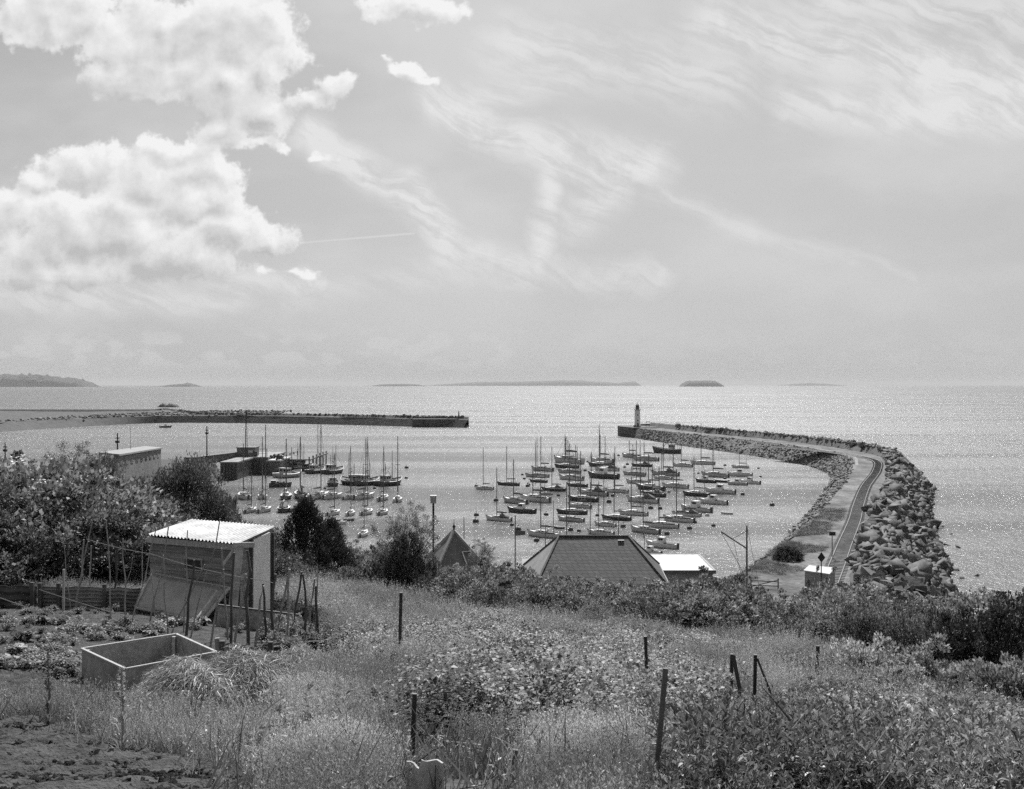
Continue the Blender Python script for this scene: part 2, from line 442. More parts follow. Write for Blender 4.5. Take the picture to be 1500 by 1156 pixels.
for s in range(5):
    V, Fq, mi = grass_tuft(60 + s, h=(.34, .42, .5, .38, .46)[s], heads=(8, 14, 18, 6, 12)[s]); GR.append(mesh_only('grass_tuft', V, Fq, 'grass' if s % 2 == 0 else 'grass_dark', 'straw', mi=mi))
SG = []
for s in range(3):
    V, Fq, mi = grass_tuft(160 + s, n=50, h=.14, w=.004, heads=3, lean=1.2); SG.append(mesh_only('short_tuft', V, Fq, 'grass_dark', 'straw', mi=mi))
def lance_weed(seed, h=.6, nst=5, nl=26, L=.125, W=.034):
    r = np.random.default_rng(seed); parts = []
    for i in range(nst):
        bx, by = r.normal(0, .09, 2); lx, ly = r.normal(0, .12, 2); hh = h * r.uniform(.65, 1.1)
        t = r.uniform(.15, 1, nl) ** .7; az = np.arange(nl) * 2.4 + r.uniform(0, 6)
        p = np.stack([bx + lx * t, by + ly * t, hh * t], 1)
        ax = np.stack([np.cos(az), np.sin(az), .35 + .9 * t ** 3], 1) + r.normal(0, .12, (nl, 3))
        s = (1 - .45 * t) * r.uniform(.7, 1.2, nl)
        parts.append(leaves(p, ax, L * s, W * s, np.tile([0, 0, 1.0], (nl, 1)) + r.normal(0, .35, (nl, 3)), .3, .15))
        a = np.array([[bx - .003, by, -.03], [bx + .003, by, -.03], [bx + lx + .002, by + ly, hh], [bx + lx - .002, by + ly, hh]])
        parts.append((a, np.array([[0, 1, 2, 3]])))
    return join(parts)
LW = [mesh_only('weed', *lance_weed(80 + s, (.55, .7, .45, .6)[s], (5, 6, 7, 5)[s]), 'leaf_lance') for s in range(4)]
def bramble(seed, L=.036, W=.026, nc=14, spread=.32, h=.35):
    r = np.random.default_rng(seed); parts = []
    for i in range(nc):
        a = r.uniform(0, 6.28); rr = spread * r.uniform(.3, 1.3); nl = 62
        t = r.uniform(0, 1, nl); p = np.stack([np.cos(a) * rr * t, np.sin(a) * rr * t, h * r.uniform(.7, 1.3) * 2.2 * t * (1.15 - .75 * t)], 1) + r.normal(0, .035, (nl, 3))
        ax = np.stack([r.normal(0, 1, nl), r.normal(0, 1, nl), r.normal(.1, .3, nl)], 1)
        s = r.uniform(.6, 1.25, nl)
        parts.append(leaves(p, ax, L * s, W * s, np.tile([0, 0, 1.0], (nl, 1)) + r.normal(0, .28, (nl, 3)), .25, .2))
    return join(parts)
BR = [mesh_only('bramble', *bramble(90 + s), 'leaf_bramble') for s in range(4)]
PL = [mesh_only('potato', *bramble(190 + s, .05, .036, 9, .2, .2), 'leaf_bramble') for s in range(2)]
CB = [mesh_only('cabbage', *bramble(290 + s, .13, .1, 2, .16, .14), 'leaf_pale') for s in range(2)]

def scatter(name, pts, protos, scl, label, tilt=.1, slot=None, rz=None):
    """one object of uncountable plants: instances on its own points"""
    pts = np.asarray(pts, float); n = len(pts)
    me = bpy.data.meshes.new(name); me.vertices.add(n); me.vertices.foreach_set('co', pts.astype(np.float32).ravel()); me.update()
    r = np.random.default_rng(n + 5)
    rot = np.stack([r.normal(0, tilt, n), r.normal(0, tilt, n), r.uniform(0, 6.283, n)], 1)
    a = me.attributes.new('rot', 'FLOAT_VECTOR', 'POINT'); a.data.foreach_set('vector', rot.astype(np.float32).ravel())
    scl = np.asarray(scl, float); scl = scl if scl.ndim == 2 else np.repeat(scl[:, None], 3, 1)
    a = me.attributes.new('scl', 'FLOAT_VECTOR', 'POINT'); a.data.foreach_set('vector', scl.astype(np.float32).ravel())
    sl = r.integers(0, len(protos), n) if slot is None else slot
    a = me.attributes.new('pick', 'INT', 'POINT'); a.data.foreach_set('value', np.ascontiguousarray(sl, np.int32))
    col = bpy.data.collections.new('kinds_of_' + name)
    for i, pm in enumerate(protos):
        col.objects.link(bpy.data.objects.new(f'{name}_kind_{i:02d}', pm))
    o = link(name, me, None)
    g = bpy.data.node_groups.new('scatter_' + name, 'GeometryNodeTree')
    g.interface.new_socket('Geometry', in_out='INPUT', socket_type='NodeSocketGeometry'); g.interface.new_socket('Geometry', in_out='OUTPUT', socket_type='NodeSocketGeometry')
    N = g.nodes.new; gi = N('NodeGroupInput'); go = N('NodeGroupOutput'); ip = N('GeometryNodeInstanceOnPoints'); ci = N('GeometryNodeCollectionInfo')
    ci.inputs['Collection'].default_value = col; ci.inputs['Separate Children'].default_value = True; ci.inputs['Reset Children'].default_value = True
    def att(nm, ty):
        q = N('GeometryNodeInputNamedAttribute'); q.data_type = ty; q.inputs['Name'].default_value = nm; return q.outputs['Attribute']
    e2 = N('FunctionNodeEulerToRotation'); g.links.new(att('rot', 'FLOAT_VECTOR'), e2.inputs[0])
    g.links.new(gi.outputs[0], ip.inputs['Points']); g.links.new(ci.outputs[0], ip.inputs['Instance']); ip.inputs['Pick Instance'].default_value = True
    g.links.new(att('pick', 'INT'), ip.inputs['Instance Index']); g.links.new(e2.outputs[0], ip.inputs['Rotation']); g.links.new(att('scl', 'FLOAT_VECTOR'), ip.inputs['Scale'])
    g.links.new(ip.outputs[0], go.inputs[0])
    md = o.modifiers.new('scatter', 'NODES'); md.node_group = g
    return tag(o, label, name.replace('_', ' '), kind='stuff')

# ================================================================== SETTING
XS = np.concatenate([np.arange(-420, -100, 16), np.arange(-100, -30, 3), np.arange(-30, -14, .8), np.arange(-14, 14, .28), np.arange(14, 40, .9), np.arange(40, 100, 2.5), np.arange(100, 301, 20)])
YS = np.concatenate([np.arange(-40, 0, 4), np.arange(0, 20, .28), np.arange(20, 60, .7), np.arange(60, 160, 2.5), np.arange(160, 420, 6)])
XX, YY = np.meshgrid(XS, YS); ZZ = hgt(XX, YY)
tag(grid_mesh('hillside', XX, YY, ZZ, 'grass_ground'), 'grassy hillside dropping from the allotment to the harbour', kind='structure')
sea = MB().quad((-90000, -3000, 0), (90000, -3000, 0), (90000, 90000, 0), (-90000, 90000, 0)).build('sea', 'sea_water')
tag(sea, 'grey glittering sea and the harbour basin', kind='structure')

# --- right breakwater
BW = [((60, 602), (61.5, 602), (75, 606), (86, 612)), ((70, 545), (74.5, 550), (85, 556), (100, 562)), ((76.8, 506), (84, 512), (94, 516), (108, 521)),
      ((87, 462), (97, 466), (107, 471), (121, 478)), ((96.7, 417), (106, 420), (116, 425), (131, 432)), ((101, 382), (109, 384), (119.5, 388), (136, 394)),
      ((99.6, 354), (108, 352), (118, 354), (134, 360)), ((94.6, 329), (101.5, 327), (112.5, 333), (126, 338)), ((81.7, 290), (89, 288), (98.5, 287), (110.5, 290)),
      ((68, 251), (76, 252), (85, 250), (95, 249)), ((53, 210), (60.5, 211), (69, 209), (80.5, 210)), ((41.5, 179), (47.6, 177), (57, 177), (70, 178)),
      ((34, 160), (40, 160), (50, 160), (64, 162)), ((28, 143), (31, 140), (43, 140), (58.5, 146)), ((14, 118), (18, 112), (36.5, 118), (56, 128)), ((12, 95), (14, 92), (30, 95), (48, 108))]
def catmull(pts, sub=6):
    out = []; n = len(pts)
    for i in range(n - 1):
        p0, p1, p2, p3 = [np.array(pts[min(max(k, 0), n - 1)], float) for k in (i - 1, i, i + 1, i + 2)]
        for k in range(sub):
            t = k / sub
            out.append(.5 * ((2 * p1) + (-p0 + p2) * t + (2 * p0 - 5 * p1 + 4 * p2 - p3) * t * t + (-p0 + 3 * p1 - 3 * p2 + p3) * t ** 3))
    out.append(np.array(pts[-1], float)); return np.array(out)
SUB = 8
W_, T_, O_, Q_ = [catmull([b_[k] for b_ in BW], SUB) for k in range(4)]
nS = len(W_); par = np.linspace(0, 1, nS) * (len(BW) - 1)
def strip(name, cols, zs, m, nz=0.0, step=6, smooth=False):
    """a sheet through lines of stations (cols: list of (n,2), zs: heights), subdivided across"""
    A = []; Bz = []
    for k in range(len(cols) - 1):
        for j in range(step):
            t = j / step; A.append(cols[k] * (1 - t) + cols[k + 1] * t); Bz.append(zs[k] * (1 - t) + zs[k + 1] * t)
    A.append(cols[-1]); Bz.append(np.broadcast_to(zs[-1], (len(cols[0]),)))
    A = np.array(A); Bz = np.array([np.broadcast_to(z, (len(cols[0]),)) for z in Bz], float)
    if nz:
        Bz = Bz + nz * np.array([[mn.noise(Vector((A[i, j, 0] * .35, A[i, j, 1] * .35, 3.1))) for j in range(A.shape[1])] for i in range(A.shape[0])])
    return grid_mesh(name, A[:, :, 0], A[:, :, 1], Bz, m, smooth)
zr = np.full(nS, 5.0)
fade = sst((13.2 - par) / 1.2)
roadz = 5.0 + 0.06
tag(strip('breakwater_road', [T_, O_], [roadz, roadz], 'gravel', 0, 3), 'gravel road along the top of the curved breakwater', kind='structure')
tag(strip('breakwater_bank', [W_ * 1.0, T_], [-.8, roadz], 'breakwater_slope', .5, 6), 'pitched stone slope on the harbour side of the breakwater', kind='structure')
bh = 2.3 * sst((8.0 - par) / 1.5) + 1.1 * sst((par - 7.5) / 1.5)     # crest above the road on the sea side
OB = O_ + (Q_ - O_) * .18; OC = O_ + (Q_ - O_) * .42
tag(strip('breakwater_crest', [O_, OB, OC, Q_], [roadz, roadz + bh, roadz + bh * .8, -.8], 'scrub_ground', .5, 5), 'dark earth and stone crest on the seaward side of the breakwater', kind='structure')
# pale wheel path along the inner edge of the far arm
k = par < 7.4
tag(strip('breakwater_path', [(T_ + (O_ - T_) * .08)[k], (T_ + (O_ - T_) * .17)[k]], [roadz + .02, roadz + .02], 'path_dust', 0, 1), 'pale path along the top of the far arm', kind='structure')
# pier head
hd = MB(); hp = [(59, 601), (59, 613), (74, 616), (86, 613), (78, 585), (64.5, 583)]
hv = [(x, y, z) for z in (-1, 5.35) for x, y in hp]; n = len(hp)
hd.add(hv, [tuple(range(n - 1, -1, -1)), tuple(range(n, 2 * n))] + [(i, (i + 1) % n, n + (i + 1) % n, n + i) for i in range(n)])
tag(hd.build('pier_head', 'masonry'), 'vertical masonry head at the end of the curved breakwater under the lighthouse', 'pier head', kind='structure')
pw = MB(); pw.bar((65.5, 590, 5.8), (70, 612, 5.8), .5, .9); pw.bar((70, 612, 5.8), (84, 611, 5.8), .5, .9)
tag(pw.build('parapet_wall', 'masonry'), 'low parapet wall round the lighthouse end of the breakwater', 'wall')

# lighthouse
lp = D(933.7, 627, 598); lp.z = 5.35
lh = empty('lighthouse', lp, 0, 'slim pale lighthouse with gallery and lantern at the end of the curved breakwater', 'lighthouse')
MB().lathe([(2.1, 0), (2.05, .8), (1.75, .9), (1.45, 8.6), (1.5, 8.9)], 20).build('tower', 'paint_white', lh, True)
MB().lathe([(1.5, 8.9), (2.0, 9.1), (2.0, 9.3), (.9, 9.3)], 20).build('gallery', 'paint_mid', lh)
ml = MB()
for k in range(12): a = k * math.pi / 6; ml.tube([(1.9 * math.cos(a), 1.9 * math.sin(a), 9.3), (1.9 * math.cos(a), 1.9 * math.sin(a), 10.2)], .04, 4)
ml.tube([(1.9 * math.cos(a), 1.9 * math.sin(a), 10.2) for a in np.linspace(0, 2 * math.pi, 17)], .05, 4)
ml.build('gallery_rail', 'paint_mid', lh)
MB().lathe([(1.0, 9.3), (1.0, 10.1), (1.0, 11.3)], 12).build('lantern', 'glass_dark', lh)
MB().lathe([(1.15, 11.3), (1.1, 11.5), (.7, 12.1), (.15, 12.4), (.08, 13.2)], 14).build('lantern_roof', 'paint_mid', lh)
for zz in (3.0, 6.0): MB().box(-.2, .2, -1.85, -1.4, zz, zz + .8).build('window', 'glass_dark', lh)
MB().box(-.45, .45, -2.15, -1.7, .1, 2.1).build('door', 'paint_dark', lh)

# beacon frame and small hut near lighthouse
hb = D(949, 628, 600)
hb.z = 5.35
ph_ = empty('signal_stand', hb, 0, 'small steel signal frame beside the lighthouse on the pier head', 'signal stand')
mb = MB()
for x in (-1, 1):
    for y in (-1, 1): mb.bar((x, y, 0), (x * .8, y * .8, 2.6), .12)
for a_, b_ in (((-1, -1), (1, -1)), ((1, -1), (1, 1)), ((1, 1), (-1, 1)), ((-1, 1), (-1, -1))): mb.bar((a_[0] * .9, a_[1] * .9, 1.3), (b_[0] * .9, b_[1] * .9, 1.3), .08)
mb.build('frame', 'iron_dark', ph_); MB().box(-1, 1, -1, 1, 2.6, 2.75).build('platform', 'concrete_dark', ph_)

# --- rails
RC = catmull([(98, 408), (106, 385), (110.6, 358), (109.3, 330), (97, 292), (79.6, 247), (66, 209), (57.4, 184), (47.6, 157), (40.8, 138), (35, 122), (31, 110)], 10)
tan = np.gradient(RC, axis=0); tan /= np.linalg.norm(tan, axis=1)[:, None]; nr2 = np.stack([tan[:, 1], -tan[:, 0]], 1)
zrl = roadz + .13
tk = empty('railway_track', (0, 0, 0), 0, 'disused railway track with two rails running out along the breakwater', 'railway track')
tag(strip('ballast_bed', [RC - nr2 * 2.0, RC - nr2 * 1.6, RC + nr2 * 1.6, RC + nr2 * 2.0], [roadz + .01, roadz + .09, roadz + .09, roadz + .01], 'gravel', 0, 1), 'ballast under the rails', kind='structure')
for sg in (-1, 1):
    L_ = RC + nr2 * .95 * sg
    strip('rail', [L_ - nr2 * .07, L_ - nr2 * .05, L_ + nr2 * .05, L_ + nr2 * .07], [zrl, zrl + .14, zrl + .14, zrl], 'rail', 0, 1).parent = tk
dist = np.concatenate([[0], np.cumsum(np.linalg.norm(np.diff(RC, axis=0), axis=1))])
slm = MB().box(-1.45, 1.45, -.14, .14, 0, .1); sl0 = None; ns = 0
for d_ in np.arange(dist[-1] - 3, 60, -1.15):
    x, y = np.interp(d_, dist, RC[:, 0]), np.interp(d_, dist, RC[:, 1]); tx, ty = np.interp(d_, dist, tan[:, 0]), np.interp(d_, dist, tan[:, 1])
    if ns >= 100: break
    if sl0 is None: sl0 = slm.build('sleeper', 'sleeper', tk); o = sl0
    else: o = sl0.copy(); C.objects.link(o); o.parent = tk
    o.location = (x, y, roadz + .05); o.rotation_euler = (0, 0, math.atan2(ty, tx) - math.pi / 2); ns += 1
mb = MB()
while d_ > 60:
    x, y = np.interp(d_, dist, RC[:, 0]), np.interp(d_, dist, RC[:, 1]); tx, ty = np.interp(d_, dist, tan[:, 0]), np.interp(d_, dist, tan[:, 1])
    mb.bar((x - ty * 1.4, y + tx * 1.4, roadz + .1), (x + ty * 1.4, y - tx * 1.4, roadz + .1), .26, .1); d_ -= 1.15
tag(mb.build('far_sleepers', 'sleeper', tk), kind='stuff')

# --- rock armour
def boulder(seed, flat=.5):
    r = random.Random(seed); vs = []; fs = []
    nlat = 5
    bm_v = []
    phi = (1 + 5 ** .5) / 2
    pts = [(-1, phi, 0), (1, phi, 0), (-1, -phi, 0), (1, -phi, 0), (0, -1, phi), (0, 1, phi), (0, -1, -phi), (0, 1, -phi), (phi, 0, -1), (phi, 0, 1), (-phi, 0, -1), (-phi, 0, 1)]
    tr = [(0, 11, 5), (0, 5, 1), (0, 1, 7), (0, 7, 10), (0, 10, 11), (1, 5, 9), (5, 11, 4), (11, 10, 2), (10, 7, 6), (7, 1, 8), (3, 9, 4), (3, 4, 2), (3, 2, 6), (3, 6, 8), (3, 8, 9), (4, 9, 5), (2, 4, 11), (6, 2, 10), (8, 6, 7), (9, 8, 1)]
    if True:          # split stone: a skewed block with broken corners
        L_, W2, H2 = r.uniform(.75, 1.25), r.uniform(.42, .7), flat * r.uniform(.7, 1.1)
        bx = [Vector((x * L_ * r.uniform(.6, 1.1), y * W2 * r.uniform(.6, 1.1), z * H2 * r.uniform(.6, 1.1))) for z in (-1, 1) for y in (-1, 1) for x in (-1, 1)]
        tp = (bx[4] + bx[5] + bx[6] + bx[7]) * .25 + Vector((r.uniform(-.3, .3), r.uniform(-.2, .2), r.uniform(0, .12)))
        return [tuple(v) for v in bx] + [tuple(tp)], [(0, 2, 3), (0, 3, 1), (0, 1, 5), (0, 5, 4), (2, 6, 7), (2, 7, 3), (0, 4, 6), (0, 6, 2), (1, 3, 7), (1, 7, 5), (4, 5, 8), (5, 7, 8), (7, 6, 8), (6, 4, 8)]
    vs = []
    for p in pts:
        v = Vector(p).normalized(); q = Vector([math.copysign(abs(c) ** .3, c) if abs(c) > .01 else r.uniform(-.25, .25) for c in v])
        v = q * r.uniform(.62, 1.1); vs.append((v.x * 1.0, v.y * .62, v.z * flat))
    return vs, tr
RM = []
for s in range(8):
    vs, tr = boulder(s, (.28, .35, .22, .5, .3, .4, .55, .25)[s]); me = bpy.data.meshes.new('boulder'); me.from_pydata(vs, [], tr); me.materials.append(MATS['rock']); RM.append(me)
rocks = []
for k in range(5600):
    t = random.uniform(7.0, 14.3); i = t * SUB; a = int(i); f = i - a
    w = random.random() * .96
    o_ = O_[a] * (1 - f) + O_[min(a + 1, nS - 1)] * f; q_ = Q_[a] * (1 - f) + Q_[min(a + 1, nS - 1)] * f
    p = o_ + (q_ - o_) * (.06 + .98 * w)
    z = 6.3 + .3 * random.random() - 6.6 * max(0, (w - .3) / .7) ** .85 if w > .08 else 5.6
    rocks.append((p[0], p[1], z, min(2.7, random.lognormvariate(-.42, .42)) * (1.0 if t > 9 else 1.1)))
rocks.sort(key=lambda r: r[1])
def rock_rot(): return (random.gauss(0, .55), random.gauss(0, .5) + .3, random.uniform(0, 6.28))
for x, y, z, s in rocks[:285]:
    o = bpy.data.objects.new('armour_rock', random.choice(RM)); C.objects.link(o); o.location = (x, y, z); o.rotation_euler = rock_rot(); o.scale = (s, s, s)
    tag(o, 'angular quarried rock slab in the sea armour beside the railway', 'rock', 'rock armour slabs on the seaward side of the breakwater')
def merged_rocks(name, lst, m, label):
    V = []; Fq = []; o = 0
    for x, y, z, s in lst:
        me = RM[random.randrange(8)]; M = Matrix.Translation((x, y, z)) @ __import__('mathutils').Euler(rock_rot()).to_matrix().to_4x4() @ Matrix.Scale(s, 4)
        v = np.array([M @ q.co for q in me.vertices]); f = np.array([p.vertices[:] for p in me.polygons]); V.append(v); Fq.append(f + o); o += len(v)
    return tag(link(name, npmesh(name, np.concatenate(V), np.concatenate(Fq)), m), label, kind='stuff')
mat('rock_mass', .12, .85, .7, .35, .06, 2.0)
merged_rocks('rock_armour', rocks[285:], 'rock_mass', 'rock armour continuing along the outer side of the breakwater')
lst = []
for k in range(3800):
    t = random.uniform(.6, 14.6); i = t * SUB; a = int(i); f = i - a; w = random.random() ** .8
    o_ = W_[a] * (1 - f) + W_[min(a + 1, nS - 1)] * f; q_ = T_[a] * (1 - f) + T_[min(a + 1, nS - 1)] * f
    p = o_ + (q_ - o_) * w; lst.append((p[0], p[1], -.7 + 5.7 * w, random.uniform(.25, .75)))
for k in range(700):
    t = random.uniform(.8, 8.0); i = t * SUB; a = int(i); f = i - a; w = random.uniform(.1, .7)
    p = OB[a] * (1 - f) + OB[a + 1] * f + np.array([random.gauss(0, 1), 0]); lst.append((p[0], p[1], roadz + bh[a] + random.uniform(-.4, .1), random.uniform(.3, .9 if random.random() < .93 else 1.8)))
for k in range(25):
    x = random.uniform(0, 1); p = Q_[int(x * 55) + 58]; lst.append((p[0] + random.uniform(0, 4), p[1] + random.gauss(0, 1), -.2, random.uniform(.4, 1)))
merged_rocks('breakwater_rubble', lst, 'rubble', 'small rubble stones pitched over the harbour slope of the breakwater')

# --- left pier and land
LW_ = [(-560, 470), (-325, 523), (-304, 652), (-295, 709), (-267, 797), (-227, 811), (-146, 783), (-69, 738), (-32, 717)]
LWc = catmull(LW_, 6); n = len(LWc); u = np.linspace(0, 8, n)
off = np.array([[0, 12.0]] * n); off[:, 1] = np.interp(u, [0, 3, 4, 8], [12, 12, 6, 5]); off[:, 0] = np.interp(u, [0, 3, 4, 8], [-14, -10, 1, 3])
lt = LWc + off
back = lt + np.array([[0, 1.0]]) * np.interp(u, [0, 2, 3, 4, 4.8, 8], [500, 330, 260, 90, 9, 7])[:, None]
crest = back + np.array([[0, 3.0]]); outer = crest + np.array([[0, 9.0]])
gnd = strip('far_quay_top', [lt, back], [5.0, 5.2], 'scrub_ground', .9, 8)
tag(gnd, 'flat spit of rough ground on the top of the far pier', kind='structure')
tag(strip('far_quay_slope', [LWc, lt], [-.6, 5.0], 'pier_wall', 0, 4), 'stone slope of the far pier', kind='structure')
tag(strip('far_quay_crest', [back, crest, outer], [5.2, 6.9, -.6], 'pier_wall', .3, 4), 'earth crest along the far pier', kind='structure')
lst = []
for k in range(900):
    t = random.uniform(3.6 * 6, 8 * 6 - 1.01); a = int(t); f = t - a; p = crest[a] * (1 - f) + crest[a + 1] * f
    lst.append((p[0], p[1] + random.gauss(0, 1), 6.7 + random.uniform(-.3, .3), random.uniform(.3, .8) * (1 if random.random() < .9 else 2)))
for k in range(900):
    x = random.uniform(-360, -190); y = random.uniform(0, 1); j = np.argmin(abs(lt[:, 0] - x)); yy = lt[j, 1] + y * 150; lst.append((x, yy, 5.3, random.uniform(.5, 1.8)))
merged_rocks('spit_rubble', lst, 'rubble', 'boulders and scrub along the far pier crest and spit')
hd = MB(); hd.box(-66, -33, 727, 745, -1, 5.4); hd.box(-33, -29.5, 722, 740, -1, .9); hd.box(-66, -34, 742, 745, 5.4, 6.4)
tag(hd.build('far_pier_head', 'masonry'), 'square masonry end of the far pier', kind='structure')
q = D(672, 612.5, 736); q.z = 5.4
bc = empty('pier_beacon', q, 0, 'slim light post standing on the end of the far pier', 'beacon')
MB().lathe([(.6, 0), (.55, 2.2), (.4, 2.4), (.35, 4.2)], 10).build('post', 'iron_dark', bc); MB().lathe([(.5, 4.2), (.5, 4.7), (.1, 5.1)], 10).build('lamp', 'paint_light', bc)

# --- islands and headland (far away, seen through the haze)
def ridge(name, prof, Y0, depth, label, rough=1.0, m='far_hill', zb=0):
    """an island from a silhouette list (px, height px) with real depth"""
    xs = np.linspace(prof[0][0], prof[-1][0], 90); hp = np.interp(xs, [p[0] for p in prof], [p[1] for p in prof])
    X = (xs - 750) / F * Y0; Hm = hp / F * Y0
    rows = np.linspace(-1, 1, 15); XXr = np.tile(X, (15, 1)); YYr = Y0 + rows[:, None] * depth * np.ones_like(X)[None]
    env = np.sqrt(np.clip(1 - np.abs(rows) ** 2.2, 0, 1))[:, None]
    r = np.random.default_rng(int(Y0) % 999); nz = 1 + rough * .12 * r.normal(size=(15, 90))
    Z = Hm[None] * env * nz - 1.5 * (env < .05) * Y0 / 3000
    return tag(grid_mesh(name, XXr, YYr, Z, m, False), label, kind='structure')
ridge('headland_hill', [(-260, 17), (-60, 15.5), (0, 16), (30, 17.2), (62, 15.5), (75, 13.5), (90, 13.5), (105, 11), (120, 9.5), (130, 6), (135, 2), (137, 0)], 16000, 350, 'wooded headland low on the horizon at the left edge', 1.2)
ridge('island_hill', [(228, .2), (240, 1.2), (256, 3.2), (268, 3.6), (276, 5), (283, 3.4), (292, .3)], 17500, 250, 'small flat island on the horizon')
ridge('steep_island_hill', [(997, 0), (1001, 5), (1006, 7.6), (1020, 8.3), (1046, 8.3), (1053, 5), (1058, 0)], 19000, 300, 'steep sided flat topped island on the horizon', .5)
ridge('low_island_hill', [(540, .1), (560, 2.8), (590, 3.4), (612, 2.6), (622, .4)], 24000, 300, 'very low faint island on the horizon', .5)
ridge('far_coast_hill', [(620, .3), (700, 5.5), (760, 6), (820, 7.8), (845, 7.6), (880, 5.5), (905, 4.2), (930, 6.5), (938, .5)], 36000, 500, 'faint far coast between the islands', .4)
ridge('far_right_hill', [(1140, .1), (1165, 3), (1190, 4), (1215, 2.4), (1240, .1)], 40000, 500, 'faint far coast beyond the steep island', .4)
a = P(242, 596.5)
r = np.random.default_rng(4); xs = np.linspace(-17, 17, 30); rows = np.linspace(-1, 1, 9)
prof = np.interp(xs, [-17, -9, -6, -3, 2, 5, 11, 16.5, 17], [-.5, 1, 3.2, 4.6, 3.2, 4.4, 3.6, 2.8, -.5])
Z = prof[None] * np.sqrt(1 - rows[:, None] ** 2 * .98) * (1 + .2 * r.normal(size=(9, 30))) - .4
tag(grid_mesh('rock_islet', np.tile(xs + a.x, (9, 1)), a.y + rows[:, None] * 7 * np.ones(30)[None], Z, 'islet', False), 'small dark rock islet breaking the sea beyond the far pier', 'islet')

# ================================================================== QUAY on the left
def block(name, px0, px1, ytop, ybot, depth, m, label, cat, cap='concrete', piles=True, z1=None):
    a = P(px0, ybot); b = P(px1, ybot); Yq = a.y; zt = CZ - (ytop - HZ) / F * Yq
    root = empty(name, ((a.x + b.x) / 2, Yq, 0), 0, label, cat); w = b.x - a.x; mb = MB(); mb.box(-w / 2, w / 2, 0, depth, -1, zt - .4)
    mb.build('body', m, root)
    if piles:
        mp = MB(); nn_ = int(w / .9)
        for i in range(nn_ + 1): x = -w / 2 + w * i / nn_; mp.box(x - .22, x + .22, -.25, 0, -1, zt - .45)
        mp.build('sheet_piling', m, root)
    MB().box(-w / 2 - .3, w / 2 + .3, -.4, depth + .2, zt - .4, zt).build('deck_slab', cap, root)
    return root, zt
block('quay_wall', 324, 347, 676.5, 703, 30, 'steel_pile', 'dark sheet piled corner of the quay nearest the big round tree', 'quay')
block('quay_wall', 351, 391.5, 669.5, 695, 26, 'steel_pile', 'dark sheet piled quay section below the square cabin', 'quay')
block('quay_wall', 391.8, 409.5, 674, 695, 16, 'concrete_dark', 'lower quay end with a pale deck beside the fishing boats', 'quay', 'paint_light', False)
q = P(423, 690); MBq = MB()
rt = empty('jetty', (q.x, q.y, 0), 0, 'low timber jetty on piles running out behind the moored fishing boats', 'jetty')
MB().box(-4, 7, 0, 34, 3.4, 3.8).build('deck', 'timber', rt)
for i in range(6):
    for x in (-3.6, 6.6): MB().tube([(x, .4 + i * 6.5, -1), (x, .4 + i * 6.5, 4.6)], .22, 6).build('pile', 'steel_pile', rt)
# cabin, gallery
a = D(347, 670, 346); cb = empty('quay_cabin', (a.x, a.y, 5.2), 0, 'square dark cabin standing on the quay beside the tall radio mast', 'cabin')
MB().box(0, 5.6, 0, 6, 0, 2.9).build('wall', 'concrete_dark', cb); MB().box(-.2, 5.8, -.2, 6.2, 2.9, 3.15).build('roof', 'steel_pile', cb); MB().box(3.6, 5.0, -.06, 0, 1.5, 2.2).build('window', 'paint_light', cb)
a = D(283, 673, 320); b = D(347, 668, 346); gl = empty('covered_ramp', (a.x, a.y, a.z - 1.6), 0, 'long dark covered ramp sloping up to the quay cabin', 'ramp')
v = b - a; mb = MB(); up = Vector((0, 0, 1)); nrmv = Vector((-v.y, v.x, 0)).normalized() * 3
mb.add([Vector((0, 0, 0)), v + up * .1, v + up * .1 + nrmv, nrmv, up * 2.0, v + up * 2.6, v + up * 2.6 + nrmv, up * 2.0 + nrmv], [(0, 1, 5, 4), (1, 2, 6, 5), (2, 3, 7, 6), (3, 0, 4, 7), (4, 5, 6, 7), (3, 2, 1, 0)]); mb.build('wall', 'concrete_dark', gl)
MB().bar(up * 2.1 + nrmv * .5, v + up * 2.7 + nrmv * .5, 3.4, .15).build('roof', 'timber', gl)
for i in range(7):
    p = v * ((i + .6) / 7.4) + up * .9 - nrmv * .012; MB().bar(p, p + v.normalized() * 1.3, .06, .8).build('window', 'paint_mid', gl)
# radio mast
a = D(360.5, 670, 342); rm = empty('radio_mast', (a.x, a.y, 5.3), 0, 'tall lattice radio mast with cross aerials above the quay cabin', 'mast')
ht = (668 - 598) / F * 342; mb = MB()
for k in range(3):
    an = k * 2.094; mb.tube([(.45 * math.cos(an), .45 * math.sin(an), 0), (.12 * math.cos(an), .12 * math.sin(an), ht)], .07, 4)
for i in range(16):
    z = i * ht / 16; r_ = .45 - .33 * i / 16; mb.tube([(r_, 0, z), (-.5 * r_, .86 * r_, z + ht / 16)], .04, 3); mb.tube([(-.5 * r_, .86 * r_, z), (-.5 * r_, -.86 * r_, z + ht / 16)], .04, 3)
mb.build('lattice', 'iron_dark', rm)
MB().tube([(-1.4, 0, ht - 1.6), (1.4, 0, ht - 1.6)], .07, 4).tube([(-.8, 0, ht - .7), (.8, 0, ht - .7)], .06, 4).tube([(-1.3, 0, ht - 1.6), (-1.3, 0, ht - .6)], .06, 4).tube([(1.3, 0, ht - 1.6), (1.3, 0, ht - .6)], .06, 4).build('aerial', 'iron_dark', rm)
